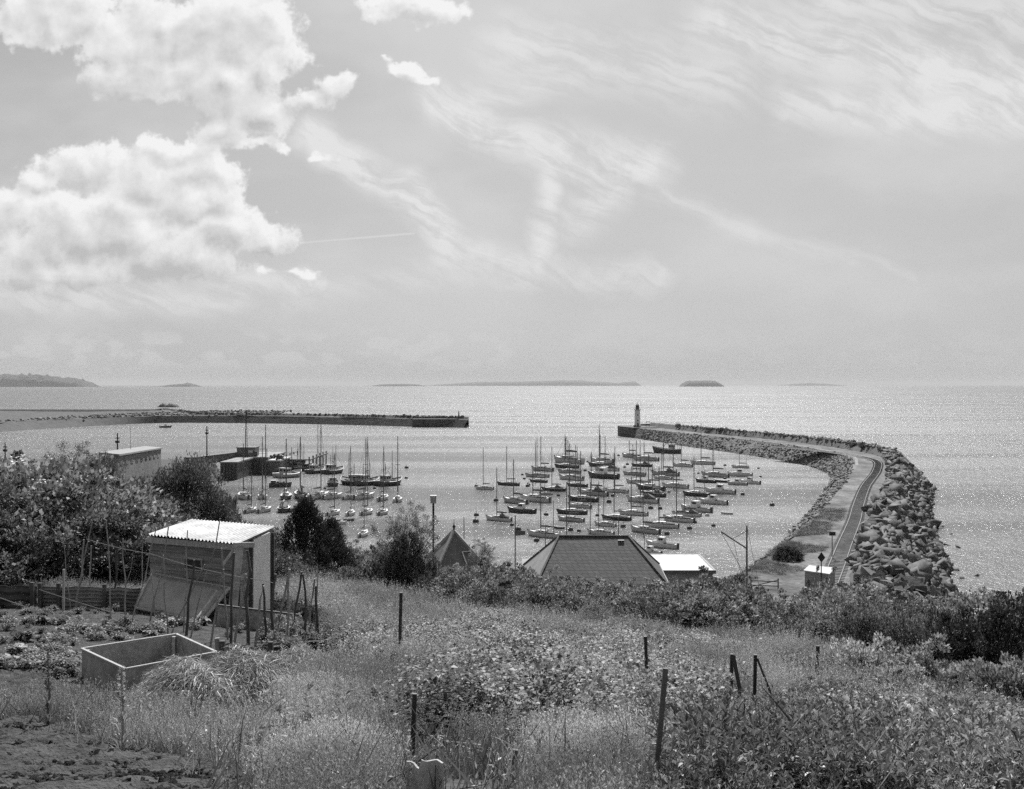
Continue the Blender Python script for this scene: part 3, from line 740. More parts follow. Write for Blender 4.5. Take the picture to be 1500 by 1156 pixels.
# gantry frames on the quay
a = D(377, 670, 346); gf = empty('gantry', (a.x, a.y, 5.2), 0, 'open post and rail gantry on the quay right of the square cabin', 'gantry'); mb = MB()
for x in (0, 1.6, 3.0): mb.bar((x, 0, 0), (x, 0, 2.7), .22)
mb.bar((-.2, 0, 2.6), (3.2, 0, 2.6), .2).bar((-.2, 0, 1.2), (3.2, 0, 1.2), .1); mb.build('frame', 'paint_mid', gf); MB().box(-1.2, -.1, -.4, .8, 0, 1.9).build('box', 'steel_pile', gf)
# fishing gear heap on the deck
a = D(407, 673, 343); mb = MB(); rr = random.Random(3)
for k in range(26):
    c = Vector((rr.uniform(-1.9, 1.9), rr.uniform(-1, 1), rr.uniform(.2, 1.5) * (1 - .12 * k / 26))); M = Matrix.Translation(c) @ Matrix.Rotation(rr.uniform(0, 3), 4, Vector((rr.random(), rr.random(), 1)).normalized())
    mb.box(-.45, .45, -.3, .3, -.25, .25, M)
g_ = mb.build('fishing_gear', 'steel_pile', None, loc=(a.x, a.y, a.z)); tag(g_, 'heap of dark pots and nets piled on the pale quay deck', 'fishing gear')
# long low building
root = empty('harbour_building', (0, 0, 0), 0, 'long low flat roofed building with a row of small windows behind the bushes', 'building')
A0 = D(172, 668, 225); B0 = D(236, 657.5, 290); zt = A0.z; zt2 = B0.z; back_ = Vector((-6.5, 7, 0))
mb = MB(); mb.add([Vector((A0.x, A0.y, 4)), Vector((B0.x, B0.y, 4)), Vector((B0.x, B0.y, 4)) + back_, Vector((A0.x, A0.y, 4)) + back_, A0, B0, B0 + back_, A0 + back_], [(0, 1, 5, 4), (1, 2, 6, 5), (2, 3, 7, 6), (3, 0, 4, 7)])
mb.build('wall', 'concrete_dark', root)
v = (B0 - A0); dn = Vector((0, 0, 1)); ov = v.normalized().cross(dn) * .4
mb = MB(); mb.add([A0 + ov, B0 + ov, B0 + back_, A0 + back_, A0 + ov + dn * .35, B0 + ov + dn * .35, B0 + back_ + dn * .35, A0 + back_ + dn * .35], [(3, 2, 1, 0), (4, 5, 6, 7), (0, 1, 5, 4), (1, 2, 6, 5), (2, 3, 7, 6), (3, 0, 4, 7)]); mb.build('roof', 'wall_grey', root)
for i in range(9):
    p = A0 + v * ((i + .4) / 9.5) - dn * 1.7 + ov * .1
    MB().bar(p, p + v.normalized() * 3.2, .1, .9).build('window', 'glass_dark', root)
# poles near the quay
def pole(px, y0, y1, Y, r, name, label, cat, m='timber', arm=0, group=None, zb=None):
    b = D(px, y1, Y); t = D(px, y0, Y)
    if zb is not None: b.z = zb
    root = empty(name, b, 0, label, cat, group); h = t.z - b.z
    MB().tube([(0, 0, -.4), (0, 0, h)], r, 8, r * .7).build('shaft', m, root)
    if arm: MB().bar((-arm, 0, h - r * 6), (arm, 0, h - r * 6), r * 1.2).build('crossarm', m, root); MB().box(-r * 2, r * 2, -r * 2, r * 2, h - r * 12, h - r * 9).build('bracket', m, root)
    return root
pole(172, 634.5, 668, 262, .2, 'lamp_post', 'dark post with a bracket above the long low building', 'post', 'iron_dark', .45)
pole(191, 625, 668, 262, .06, 'aerial_pole', 'thin bare pole right of the post above the long low building', 'pole')
pole(303, 624.5, 668, 300, .18, 'lamp_post', 'dark lone post standing behind the big round tree', 'post', 'iron_dark', .4)
pole(7.5, 648, 690, 200, .14, 'lamp_post', 'dark post rising from the scrub at the left edge', 'post', 'iron_dark', .35)

# ================================================================== BUILDINGS on the right shore
def poly_solid(mb, top, bot):
    n = len(top); mb.add(list(bot) + list(top), [tuple(range(n - 1, -1, -1)), tuple(range(n, 2 * n))] + [(i, (i + 1) % n, n + (i + 1) % n, n + i) for i in range(n)])
hb_ = empty('hip_roofed_building', (6.5, 93, 5), 0, 'large building with a dark tiled hip roof showing above the hedge', 'building')
org = Vector((6.5, 93, 5))
eFL = P(784, 860, 11.7); eFR = P(982, 860, 11.7); eBL = P(767, 828, 11.7); eBR = Vector((eFR.x + .6, eBL.y + .5, 11.7))
Yr = 94.0; rL = D(818.5, 785.5, Yr); rR = D(920.5, 784.5, Yr); rR.z = rL.z
pts = [p - org for p in (eFL, eFR, eBR, eBL, rL, rR)]
mb = MB().add(pts, [(0, 1, 5, 4), (1, 2, 5), (2, 3, 4, 5), (3, 2, 1, 0)]); mb.build('roof', 'roof_tile', hb_)
MB().add([pts[3], pts[0], pts[4]], [(0, 1, 2)]).build('painted_sheen_slope', 'wall_grey', hb_)  # left hip slope: glancing sheen of the sky painted in as a paler tone
mb = MB()
for a_, b_ in ((4, 5), (0, 4), (3, 4), (1, 5), (2, 5)): mb.bar(pts[a_] + Vector((0, 0, .05)), pts[b_] + Vector((0, 0, .03)), .16, .1)
mb.build('ridge_tiles', 'wood_dark', hb_)
mb = MB()
for a_, b_ in ((0, 1), (1, 2), (2, 3), (3, 0)): mb.bar(pts[a_] - Vector((0, 0, .12)), pts[b_] - Vector((0, 0, .12)), .18, .18)
mb.build('gutter', 'iron_dark', hb_)
cen = sum((p for p in pts[:4]), Vector()) / 4; wl = [cen + (p - cen) * .93 for p in pts[:4]]
mb = MB(); poly_solid(mb, [Vector((p.x, p.y, p.z - .1)) for p in wl], [Vector((p.x, p.y, -1)) for p in wl]); mb.build('wall', 'wall_grey', hb_)
for f_ in (.2, .5, .8):
    p = wl[0].lerp(wl[1], f_); f2 = empty('window', (0, 0, 0)); C.objects.unlink(f2); bpy.data.objects.remove(f2)
    w_ = MB().box(p.x - .6, p.x + .6, p.y - .08, p.y + .02, 3.0, 4.6).build('window', 'paint_white', hb_); MB().box(p.x - .5, p.x + .5, p.y - .1, p.y - .07, 3.1, 4.5).build('pane', 'glass_dark', w_)
# galvanised flashing strip near ridge
MB().bar(pts[4].lerp(pts[5], .84) + Vector((0, -.55, -.28)), pts[4].lerp(pts[5], .93) + Vector((0, -.55, -.28)), .3, .05).build('roof_vent', 'paint_mid', hb_)
# white flat roof
fr = empty('flat_roofed_store', (16, 108, 5), 0, 'store with a white flat roof right of the dark hip roof', 'building'); o3 = Vector((16, 108, 5))
c4 = [P(950, 838, 10.2), P(1047.5, 838, 10.2), P(1023, 813.5, 10.2), P(930, 813.5, 10.2)]
mb = MB(); poly_solid(mb, [p - o3 + Vector((0, 0, .12)) for p in c4], [p - o3 - Vector((0, 0, .1)) for p in c4]); mb.build('roof', 'roof_sheet', fr)
mb = MB()
for i in range(4): mb.bar(c4[i] - o3, c4[(i + 1) % 4] - o3, .2, .34)
mb.build('roof_edge', 'paint_dark', fr)
mb = MB(); cc = sum(c4, Vector()) / 4; ww = [cc + (p - cc) * .95 - o3 for p in c4]; poly_solid(mb, [Vector((p.x, p.y, 5.1)) for p in ww], [Vector((p.x, p.y, -1)) for p in ww]); mb.build('wall', 'wall_grey', fr)
# small white shed behind hip roof, left
a = P(767, 822, 10.2); wa = empty('white_annex', (a.x, a.y, 5), 0, 'small white walled annex peeping out behind the hip roof', 'building')
MB().box(0, 3, 0, 4, -1, 4.6).build('wall', 'wall_white', wa); MB().box(-.15, 3.15, -.15, 4.15, 4.6, 4.8).build('roof', 'concrete', wa)
# turret
ap = D(665, 777, 84); tr_ = empty('pyramid_roofed_turret', (ap.x, ap.y, 5), 0.35, 'turret with a steep dark pyramid roof and iron finial', 'turret')
hz = ap.z - 5; ez = hz - (58 / F * 84)
b4 = [Vector((x, y, ez)) for x, y in ((-2.3, -2.3), (2.3, -2.3), (2.3, 2.3), (-2.3, 2.3))]
mb = MB().add(b4 + [Vector((0, 0, hz))], [(0, 1, 4), (1, 2, 4), (2, 3, 4), (3, 0, 4), (3, 2, 1, 0)]); mb.build('roof', 'slate_pale', tr_)
for a_, b_, t0, t1 in ((0, 1, .3, .62),):
    f0_ = b4[a_].lerp(b4[b_], .62); f1_ = b4[a_].lerp(b4[b_], .9); tp_ = Vector((0, 0, hz)); n_o = Vector((0, -.05, .04))
    MB().bar(f0_.lerp(tp_, .15) + n_o, f0_.lerp(tp_, .5) + n_o, .07, .05).bar(f1_.lerp(tp_, .15) + n_o, f1_.lerp(tp_, .5) + n_o, .07, .05).bar(f0_.lerp(tp_, .15) + n_o, f1_.lerp(tp_, .15) + n_o, .07, .05).bar(f0_.lerp(tp_, .5) + n_o, f1_.lerp(tp_, .5) + n_o, .07, .05).build('skylight_frame', 'paint_white', tr_)
mb = MB(); [mb.bar(q_, Vector((0, 0, hz)), .2) for q_ in b4]; mb.build('ridge_tiles', 'paint_mid', tr_)
MB().box(-1.75, 1.75, -1.75, 1.75, -1, ez).build('wall', 'wall_grey', tr_)
MB().lathe([(.16, hz - .1), (.06, hz + .15), (.14, hz + .3), (.03, hz + .45), (.01, hz + .85)], 8).build('finial', 'iron_dark', tr_)
# flood lamp
lb = D(634.8, 800, 78); sl = empty('flood_lamp', (lb.x, lb.y, lb.z), 0, 'lamp post with a pale lantern head between the leafy tree and the turret', 'lamp post')
hh_ = (800 - 737) / F * 78
MB().tube([(0, 0, -6), (0, 0, hh_)], .075, 8).build('post', 'iron_dark', sl); MB().box(-.2, .2, -.2, .2, hh_, hh_ + .42).build('lantern', 'paint_mid', sl); MB().box(-.23, .23, -.23, .23, hh_ + .42, hh_ + .55).build('cap', 'paint_light', sl)
# flagpoles and dinghy masts ashore
for px, y0, Yd, r_, lab in ((754.7, 755, 108, .07, 'thin pale flagpole with a small pennant left of the hip roof'), (679.7, 757, 100, .05, 'thin pole right of the turret finial'),
                   (799, 771, 109, .05, 'short thin pole above the left slope of the hip roof'), (830, 706, 112, .06, 'tall thin flagpole behind the left end of the hip roof ridge'),
                   (864.7, 706, 113, .05, 'tall thin flagpole behind the middle of the hip roof ridge'), (906, 757, 111, .06, 'short pole behind the right end of the hip roof ridge'), (944, 781, 112, .04, 'very short thin pole beside the white flat roof')):
    f_ = pole(px, y0, 800, Yd, r_, 'flagpole', lab, 'flagpole', 'spar', zb=5)
    if px == 754.7:
        h_ = D(px, y0, Yd).z - 5; f_.name = 'flagpole'; MB().add([(0, 0, h_ - 1.5), (1.0, .1, h_ - 1.55), (1.0, .1, h_ - 1.95), (0, 0, h_ - 2.0), (0, .04, h_ - 1.5), (1.0, .14, h_ - 1.55), (1.0, .14, h_ - 1.95), (0, .04, h_ - 2.0)], [(0, 1, 2, 3), (7, 6, 5, 4), (0, 4, 5, 1), (3, 2, 6, 7), (1, 5, 6, 2)]).build('pennant', 'cover', f_)
# derrick
b = D(1094, 860, 125); b.z = 5; dk = empty('signal_mast', b, 0, 'tall bare mast with a sloping yard arm on the shore left of the breakwater', 'mast'); h_ = D(1094, 770, 125).z - 5
MB().tube([(0, 0, -.5), (0, 0, h_)], .13, 8, .09).build('mast', 'timber', dk)
y1_ = D(1056, 779, 125) - b; y2_ = D(1093, 803, 125) - b
MB().tube([y1_, y2_], .09, 6).build('yard', 'timber', dk); MB().tube([y1_ * .55 + y2_ * .45, (0, 0, h_ - .6)], .03, 4).tube([y1_, (0, .5, 1)], .025, 4).tube([y1_ * .5 + y2_ * .5, (-.5, .5, 1)], .025, 4).tube([(0, 0, h_), (1.6, 1, 0)], .02, 4).build('stay', 'rigging', dk)
# hut and signs at the root
hp = [P(1185, 829.6, 7.4), P(1225, 833, 7.4), P(1215, 842.4, 7.4), P(1177, 837, 7.4)]; hc = sum(hp, Vector()) / 4; hc.z = 5
ht_ = empty('trackside_hut', hc, 0, 'low hut with a flat white roof beside the railway track', 'hut')
mb = MB(); poly_solid(mb, [p - hc + Vector((0, 0, .12)) for p in hp], [p - hc for p in hp]); mb.build('roof', 'roof_sheet', ht_)
cc = sum((p - hc for p in hp), Vector()) / 4; mb = MB(); poly_solid(mb, [cc + (p - hc - cc) * .92 - Vector((0, 0, .004)) for p in hp], [Vector((cc.x + (p.x - hc.x - cc.x) * .92, cc.y + (p.y - hc.y - cc.y) * .92, -.5)) for p in hp]); mb.build('wall', 'wall_grey', ht_)
MB().box(-.4, .4, -2.0, -1.7, 0, 1.9).build('door', 'paint_dark', ht_)
b = D(1203, 845, 119); b.z = 5; sg = empty('diamond_sign', b, 0, 'dark diamond shaped sign on a post behind the white roofed hut', 'sign'); hs = D(1203, 812, 119).z - 5
MB().tube([(0, 0, -.3), (0, 0, hs)], .06, 6).build('post', 'iron_dark', sg)
MB().add([Vector((x, y, z)) for y in (-.09, -.06) for x, z in ((0, hs - .9), (.42, hs - .35), (0, hs + .25), (-.42, hs - .35))], [(3, 2, 1, 0), (4, 5, 6, 7), (0, 1, 5, 4), (1, 2, 6, 5), (2, 3, 7, 6), (3, 0, 4, 7)]).build('plate', 'iron_dark', sg)
b = P(1219, 818, roadz); sg = empty('trackside_sign', b, 0, 'small rectangular sign on a thin post beside the track', 'sign'); hs = D(1219, 779, b.y).z - roadz
MB().tube([(0, 0, -.2), (0, 0, hs)], .06, 6).build('post', 'timber', sg); MB().box(-.42, .42, -.1, -.07, hs - .5, hs).build('plate', 'iron_dark', sg)
b = P(1100, 862, 5); gt = empty('field_gate', b, -.3, 'broken wooden gate at the landward end of the breakwater path', 'gate'); mb = MB()
for x in (0, 3.0): mb.bar((x, 0, -.2), (x, 0, 1.3), .14)
mb.build('post', 'timber', gt); MB().bar((0, 0, .4), (3, 0, .4), .07, .1).bar((0, 0, .9), (3, 0, .9), .07, .1).bar((0, 0, .2), (3, 0, 1.1), .07, .1).build('rails', 'timber', gt)
# path sheet at the root
pt = [P(1128, 884, 5.0), P(1178, 900, 5.0), P(1215, 846, 5), P(1165, 838, 5.0)]

# ================================================================== BOATS
def loft(sec, close=True):
    n = len(sec[0]); vs = [p for s_ in sec for p in s_]; fs = []
    for i in range(len(sec) - 1):
        for j in range(n - 1): fs.append((i * n + j, (i + 1) * n + j, (i + 1) * n + j + 1, i * n + j + 1))
    fs.append(tuple(range(n))); fs.append(tuple((len(sec) - 1) * n + j for j in range(n - 1, -1, -1)))
    return vs, fs
def hull_sections(L, B, fb, sheer=.35, tr=.7, bow=.9, full=.5):
    sec = []; dk = []
    for k in range(11):
        t = k / 10; x = -L / 2 + L * t
        w = B / 2 * (tr + (1 - tr) * math.sin(min(t / full, 1) * math.pi / 2)) if t < full else B / 2 * max(0.02, 1 - ((t - full) / (1 - full)) ** 2.1)
        z = fb * (1 + sheer * ((t - .35) / .65) ** 2 * (1 if t > .35 else .4)); xo = x + (bow * t ** 6 * .5); xb = x - (.5 * t ** 5) * bow * .4
        s_ = [(xo, -w, z), (x * .5 + xo * .5, -w * .94, z * .5), (xb, -w * .78, 0), (xb, -w * .4, -.25), (xb, 0, -.35), (xb, w * .4, -.25), (xb, w * .78, 0), (x * .5 + xo * .5, w * .94, z * .5), (xo, w, z)]
        sec.append(s_); dk.append((xo, w, z))
    return sec, dk
def deck_strip(dk, inset=.0, dz=-.03):
    mb = MB(); n = len(dk); vs = []
    for x, w, z in dk: vs += [(x, -w * (1 - inset), z + dz), (x, 0, z + dz + .06), (x, w * (1 - inset), z + dz)]
    fs = []
    for i in range(n - 1):
        for j in (0, 1): fs.append((i * 3 + j, (i + 1) * 3 + j, (i + 1) * 3 + j + 1, i * 3 + j + 1))
    return mb.add(vs, fs)
def make_boat(kind, tone):
    """a boat 7 m long, its bow towards +x; masts are children so that each copy can be rigged to its own height"""
    hullm = {'w': 'paint_white', 'l': 'paint_white', 'm': 'paint_light', 'd': 'paint_dark'}[tone]
    nm = {'s': 'sailing_boat', 'k': 'ketch', 'c': 'sailing_boat', 'f': 'fishing_boat', 'm': 'motor_boat', 'd': 'dinghy', 'b': 'barge'}[kind]
    root = empty(nm)
    if kind in 'sck':
        sec, dk = hull_sections(7, 2.3, .75); MB().add(*loft(sec)).build('hull', hullm, root, True); deck_strip(dk).build('deck', 'deck', root)
        mb = MB(); ds = [(x, w, z) for x, w, z in dk]
        for sgn in (-1, 1): mb.tube([(x, sgn * w, z + .02) for x, w, z in ds], .05, 4)
        mb.build('rubbing_strake', 'paint_white' if tone == 'd' else 'paint_dark', root)
        mb = MB(); cs = [(-.9, .62, .78, 1.15), (1.1, .58, .8, 1.12), (1.9, .3, .85, .95)]
        sc = [[(x, -w, z0), (x, -w * .8, z1), (x, 0, z1 + .07), (x, w * .8, z1), (x, w, z0)] for x, w, z0, z1 in cs]
        mb.add(*loft(sc)); mb.build('cabin', 'paint_white' if tone != 'm' else 'paint_light', root)
        for sgn in (-1, 1):
            for x in (-.5, .3): MB().box(x, x + .5, sgn * .6 - .03, sgn * .6 + .03, .9, 1.05).build('window', 'glass_dark', root)
        MB().box(-2.8, -1.0, -.55, .55, .74, .9).build('cockpit', 'wood_dark', root)
        if kind == 'c':
            mb = MB(); sc = [[(x, -w, .85), (x, -w * .8, z), (x, 0, z + .15), (x, w * .8, z), (x, w, .85)] for x, w, z in ((-2.9, .5, .95), (-1.9, .8, 1.25), (-.9, .8, 1.6), (-.5, .6, 1.25))]
            mb.add(*loft(sc)); mb.build('spray_hood', 'cover', root)
        rig = MB().tube([(.6, 0, 1.0), (.6, 0, 10)], .11, 6, .075).build('mast', 'spar', root); rig['r'] = 1
        MB().tube([(.5, 0, 1.75), (-2.3, 0, 1.8)], .07, 5).build('boom', 'spar', root); MB().tube([(.45, 0, 1.88), (-1, 0, 1.95), (-2.2, 0, 1.88)], .13, 6, .09).build('sail_cover', 'cover' if tone != 'd' else 'cover_light', root)
        st = MB().tube([(3.7, 0, 1.05), (.6, 0, 9.8)], .018, 3).tube([(-3.4, 0, .8), (.6, 0, 9.9)], .018, 3)
        for sgn in (-1, 1): st.tube([(.5, sgn * 1.05, .8), (.55, sgn * .55, 5.6), (.6, 0, 9.6)], .016, 3)
        st.tube([(.55, -.55, 5.6), (.55, .55, 5.6)], .04, 4)
        st = st.build('rigging', 'rigging', root); st['r'] = 1
        mb = MB()
        for x in (-3.2, -1.8, -.4, 1.0, 2.3):
            for sgn in (-1, 1):
                w = np.interp(x, [d_[0] for d_ in dk], [d_[1] for d_ in dk]) * .92; mb.tube([(x, sgn * w, .75), (x, sgn * w, 1.3)], .02, 3)
        for sgn in (-1, 1): mb.tube([(x, sgn * np.interp(x, [d_[0] for d_ in dk], [d_[1] for d_ in dk]) * .92, 1.28) for x in (-3.3, -1.8, -.4, 1, 2.3, 3.4)], .014, 3)
        mb.build('guard_rail', 'rope', root)
        if kind == 'k': MB().tube([(-2.4, 0, .8), (-2.4, 0, 6.5)], .065, 6, .05).build('mizzen_mast', 'spar', root)['r'] = 1
        else: MB().box(-3.75, -3.45, -.15, .15, .1, .95).build('outboard', 'paint_dark', root)
    elif kind == 'f':
        sec, dk = hull_sections(7, 2.5, 1.0, .75, .78, .8, .55); MB().add(*loft(sec)).build('hull', hullm, root, True); deck_strip(dk, .05, -.22).build('deck', 'timber', root)
        mb = MB()
        for sgn in (-1, 1): mb.tube([(x, sgn * w, z + .03) for x, w, z in dk], .06, 4)
        mb.build('gunwale', 'paint_light', root)
        MB().box(-1.9, -.5, -.65, .65, .8, 2.3).build('wheelhouse', 'paint_light', root); MB().box(-2.05, -.35, -.75, .75, 2.3, 2.42).build('wheelhouse_roof', 'paint_mid', root)
        for sgn in (-1, 1):
            for x in (-1.75, -1.1): MB().box(x, x + .45, sgn * .66 - .02, sgn * .66 + .02, 1.6, 2.1).build('window', 'glass_dark', root)
        for y in (-.5, .1): MB().box(-.5, -.47, y, y + .4, 1.6, 2.1).build('window', 'glass_dark', root); MB().box(-1.93, -1.9, y, y + .4, 1.6, 2.1).build('window', 'glass_dark', root)
        MB().tube([(.9, 0, .9), (.9, 0, 5.2)], .07, 5, .04).build('mast', 'spar_dark', root)['r'] = 1
        MB().tube([(-1.2, 0, 2.4), (-1.2, 0, 5.0)], .05, 5).tube([(-1.2, -.5, 4.0), (-1.2, .5, 4.0)], .03, 4).build('aerial', 'spar_dark', root)
        MB().tube([(.9, 0, 1.6), (-.3, 0, 3.3)], .05, 4).tube([(.9, 0, 5.1), (3.6, 0, 1.9)], .018, 3).tube([(.9, 0, 5.1), (-1.2, 0, 2.4)], .018, 3).tube([(-2.9, -.8, .9), (-2.9, -.8, 2.2), (-2.9, .8, 2.2), (-2.9, .8, .9)], .05, 4).build('gantry', 'spar_dark', root)
        mb = MB(); rr = random.Random(5)
        for k in range(9):
            M = Matrix.Translation((rr.uniform(-.2, 2.0), rr.uniform(-.6, .6), rr.uniform(.9, 1.15))) @ Matrix.Rotation(rr.uniform(0, 3), 4, 'Z'); mb.box(-.2, .2, -.15, .15, -.12, .12, M)
        mb.build('deck_gear', 'cover', root)
    elif kind == 'm':
        sec, dk = hull_sections(7, 2.4, .85, .5, .85, .9, .5); MB().add(*loft(sec)).build('hull', hullm, root, True); deck_strip(dk, .04, -.05).build('deck', 'deck', root)
        MB().add(*loft([[(x, -w, .8), (x, -w * .85, z), (x, w * .85, z), (x, w, .8)] for x, w, z in ((-.6, .8, 2.0), (.6, .75, 2.0), (1.1, .7, 1.35), (2.3, .4, 1.2))])).build('cabin', 'paint_white', root)
        for sgn in (-1, 1): MB().box(-.4, .6, sgn * .74 - .03, sgn * .74 + .03, 1.45, 1.8).build('window', 'glass_dark', root)
        MB().box(.62, .95, -.55, .55, 1.5, 1.85).build('windscreen', 'glass_dark', root)
        MB().box(-3.0, -.65, -.75, .75, .75, .95).build('cockpit', 'wood_dark', root)
        MB().tube([(0, 0, 2.0), (0, 0, 3.0)], .03, 4).build('aerial', 'spar', root)
        MB().box(-3.8, -3.45, -.2, .2, .1, 1.1).build('outboard', 'paint_dark', root)
    elif kind == 'd':
        sec, dk = hull_sections(7, 3.0, .9, .3, .8, .6, .5); MB().add(*loft(sec)).build('hull', hullm, root, True); deck_strip(dk, .15, -.1).build('floor', 'wood_dark', root)
        mb = MB()
        for sgn in (-1, 1): mb.tube([(x, sgn * w, z + .05) for x, w, z in dk], .12, 5)
        mb.build('gunwale', 'paint_light', root); MB().box(-1.2, -.6, -1.2, 1.2, .8, .95).box(1.0, 1.6, -1, 1, .85, 1.0).build('thwart', 'timber', root)
    elif kind == 'b':
        sec, dk = hull_sections(7, 2.4, 1.1, .3, .9, .5, .7); MB().add(*loft(sec)).build('hull', hullm, root); deck_strip(dk, .05, -.15).build('deck', 'timber', root)
        MB().box(-2.9, -1.4, -.8, .8, .9, 1.9).build('deckhouse', 'paint_dark', root); MB().box(-3.0, -1.3, -.9, .9, 1.9, 2.0).build('deckhouse_roof', 'deck', root)
        MB().tube([(0, 0, 1), (0, 0, 4.5)], .07, 5).tube([(0, 0, 1.5), (-1.6, 0, 3.6)], .05, 4).build('derrick', 'spar_dark', root)
        mb = MB(); rr = random.Random(8)
        for k in range(16):
            M = Matrix.Translation((rr.uniform(-1, 2.6), rr.uniform(-.7, .7), rr.uniform(1.1, 1.5))) @ Matrix.Rotation(rr.uniform(0, 3), 4, 'Z'); mb.box(-.25, .25, -.2, .2, -.15, .15, M)
        mb.build('deck_gear', 'cover', root)
    return root
BP = {}; BUSED = set()
def boat(kind, tone, x0, x1, wl, mx=None, mt=None, head=145, label='', cat=None, group='boats moored in the harbour', beamk=1.0):
    key = kind + tone
    if key not in BP: BP[key] = make_boat(kind, tone)
    Y = CZ * F / (wl - HZ); px = (x0 + x1) / 2
    hd = R(head + random.gauss(0, 8 if head == 145 else 4)); wpx = (x1 - x0) / F * Y
    if 40 < head < 140: L = min(max(7, wpx * 1.5), 8.4) if kind == 'f' else min(max(5.2, wpx * 2.0), 9)
    else: L = max(2.2, (wpx - .0) / (abs(math.cos(hd)) * .95 + .1))
    Yc = Y + abs(math.sin(hd)) * L * .42
    if key not in BUSED: o = BP[key]; BUSED.add(key)
    else: o = copy_tree(BP[key])
    s = L / 7.0; by = s * beamk
    if 40 < head < 140: by = wpx / 2.9
    o.location = ((px - 750) / F * Yc, Yc, -.02 * s); o.rotation_euler = (0, 0, hd); o.scale = (s, by, (s + by) / 2 * 1.12 if kind != 'f' else s)
    if mt is not None:
        want = CZ - (mt - HZ) / F * Yc
        for ch in o.children:
            if ch.name.startswith(('mast', 'mizzen')) or ch.name.startswith('rigging'):
                top = {'s': 10, 'k': 10, 'c': 10, 'f': 5.2}.get(kind, 10); ch.scale = (1, 1, max(.4, want / (o.scale[2] * top)))
    tag(o, label, cat or {'s': 'sailing boat', 'k': 'sailing boat', 'c': 'sailing boat', 'f': 'fishing boat', 'm': 'motor boat', 'd': 'dinghy', 'b': 'barge'}[kind], group)
    return o
# main anchorage: kind, tone, x0, x1, waterline, mast px, mast top
MA = [('s', 'l', 696.5, 723.5, 717.5, 714, 655), ('s', 'd', 728.6, 761, 711.5, 748, 654), ('s', 'm', 737, 773, 738.5, 760, 673), ('s', 'l', 762, 806, 736, None, 690), ('m', 'd', 744, 785, 752, None, None), ('c', 'l', 711.5, 750, 764, 725, 685),
      ('k', 'l', 773, 818.6, 788, 788, 702), ('s', 'd', 816, 860, 753.5, 834, 677), ('s', 'm', 818, 855.5, 764.6, 830, 706), ('s', 'd', 833, 875, 735, 850, 661), ('s', 'w', 833, 866, 744.5, 840, 690), ('c', 'd', 794, 828.5, 719.6, 805, 654),
      ('s', 'd', 776, 801.5, 707, 787, 641), ('s', 'm', 790, 809, 725, 795, 680), ('s', 'm', 770, 804.5, 699.5, 781, 645), ('s', 'm', 779, 810.5, 690.5, 792, 639), ('k', 'm', 812, 852.5, 680, 830, 646), ('s', 'd', 813, 848, 686, 822, 636),
      ('s', 'm', 818, 851, 693.5, 836, 644), ('s', 'l', 819.5, 854, 704, 830, 650), ('s', 'd', 831, 860, 713.6, 849, 652), ('c', 'm', 849, 890, 726.5, 864, 662), ('s', 'l', 866, 897.5, 678.5, 888, 637), ('s', 'd', 863, 899, 684.5, 877, 622),
      ('c', 'l', 872, 906.5, 690, 898, 638), ('m', 'd', 863, 905, 701.6, None, None), ('s', 'w', 887, 920, 722, 909, 654), ('s', 'm', 912.5, 935, 671, 927, 645), ('s', 'm', 929, 964, 675.5, 954, 648), ('f', 'd', 957.5, 997, 664.4, 973, 648),
      ('c', 'd', 926, 954.5, 684, 935, 645), ('s', 'm', 914, 945.5, 696.5, 925, 650), ('s', 'l', 918.5, 951.5, 709.4, 937, 645), ('c', 'm', 956, 993.5, 697.4, 985, 649), ('s', 'l', 959, 983, 703, 967, 660), ('s', 'l', 987.5, 1013, 684.5, 998, 650),
      ('s', 'l', 1013, 1046.6, 681, 1024, 620), ('k', 'l', 1073, 1097, 686, 1082, 659), ('s', 'm', 1030, 1065.5, 699.5, 1049, 643), ('m', 'l', 1067, 1101.5, 698, None, None), ('m', 'd', 1020.5, 1047.5, 707.6, None, None), ('d', 'd', 1047, 1067, 707, None, None),
      ('m', 'm', 1067, 1094, 711, None, None), ('m', 'w', 1086, 1112, 709.4, None, None), ('s', 'l', 971.6, 1007, 715.4, 989, 652), ('m', 'l', 1035, 1076, 723.5, None, None), ('k', 'd', 1002.5, 1037, 727.4, 1013, 668), ('m', 'w', 1026.5, 1064, 739.4, None, None),
      ('s', 'd', 935, 971, 719, 943, 665), ('c', 'd', 944, 972.5, 728, 955, 680), ('c', 'w', 920, 963.5, 737, 925, 672), ('s', 'w', 908, 948.5, 755.6, 920, 683), ('s', 'd', 882.5, 923.6, 762.5, 895.5, 663), ('s', 'w', 945.5, 993.5, 773.6, 964, 683),
      ('s', 'w', 974, 1015.4, 765.5, 989, 687), ('c', 'w', 986, 1026.5, 757, 999.5, 720), ('m', 'm', 1000, 1040, 751, None, None), ('s', 'l', 872, 902, 771.5, 882.5, 701), ('s', 'w', 861.5, 899, 784.5, 866, 705), ('s', 'm', 926, 965, 782, 939, 713),
      ('m', 'w', 948.5, 992, 803.6, None, None), ('m', 'w', 938, 968, 813, None, None), ('d', 'd', 812, 825.5, 774.5, None, None), ('d', 'l', 1056.5, 1073.6, 753.5, None, None)]
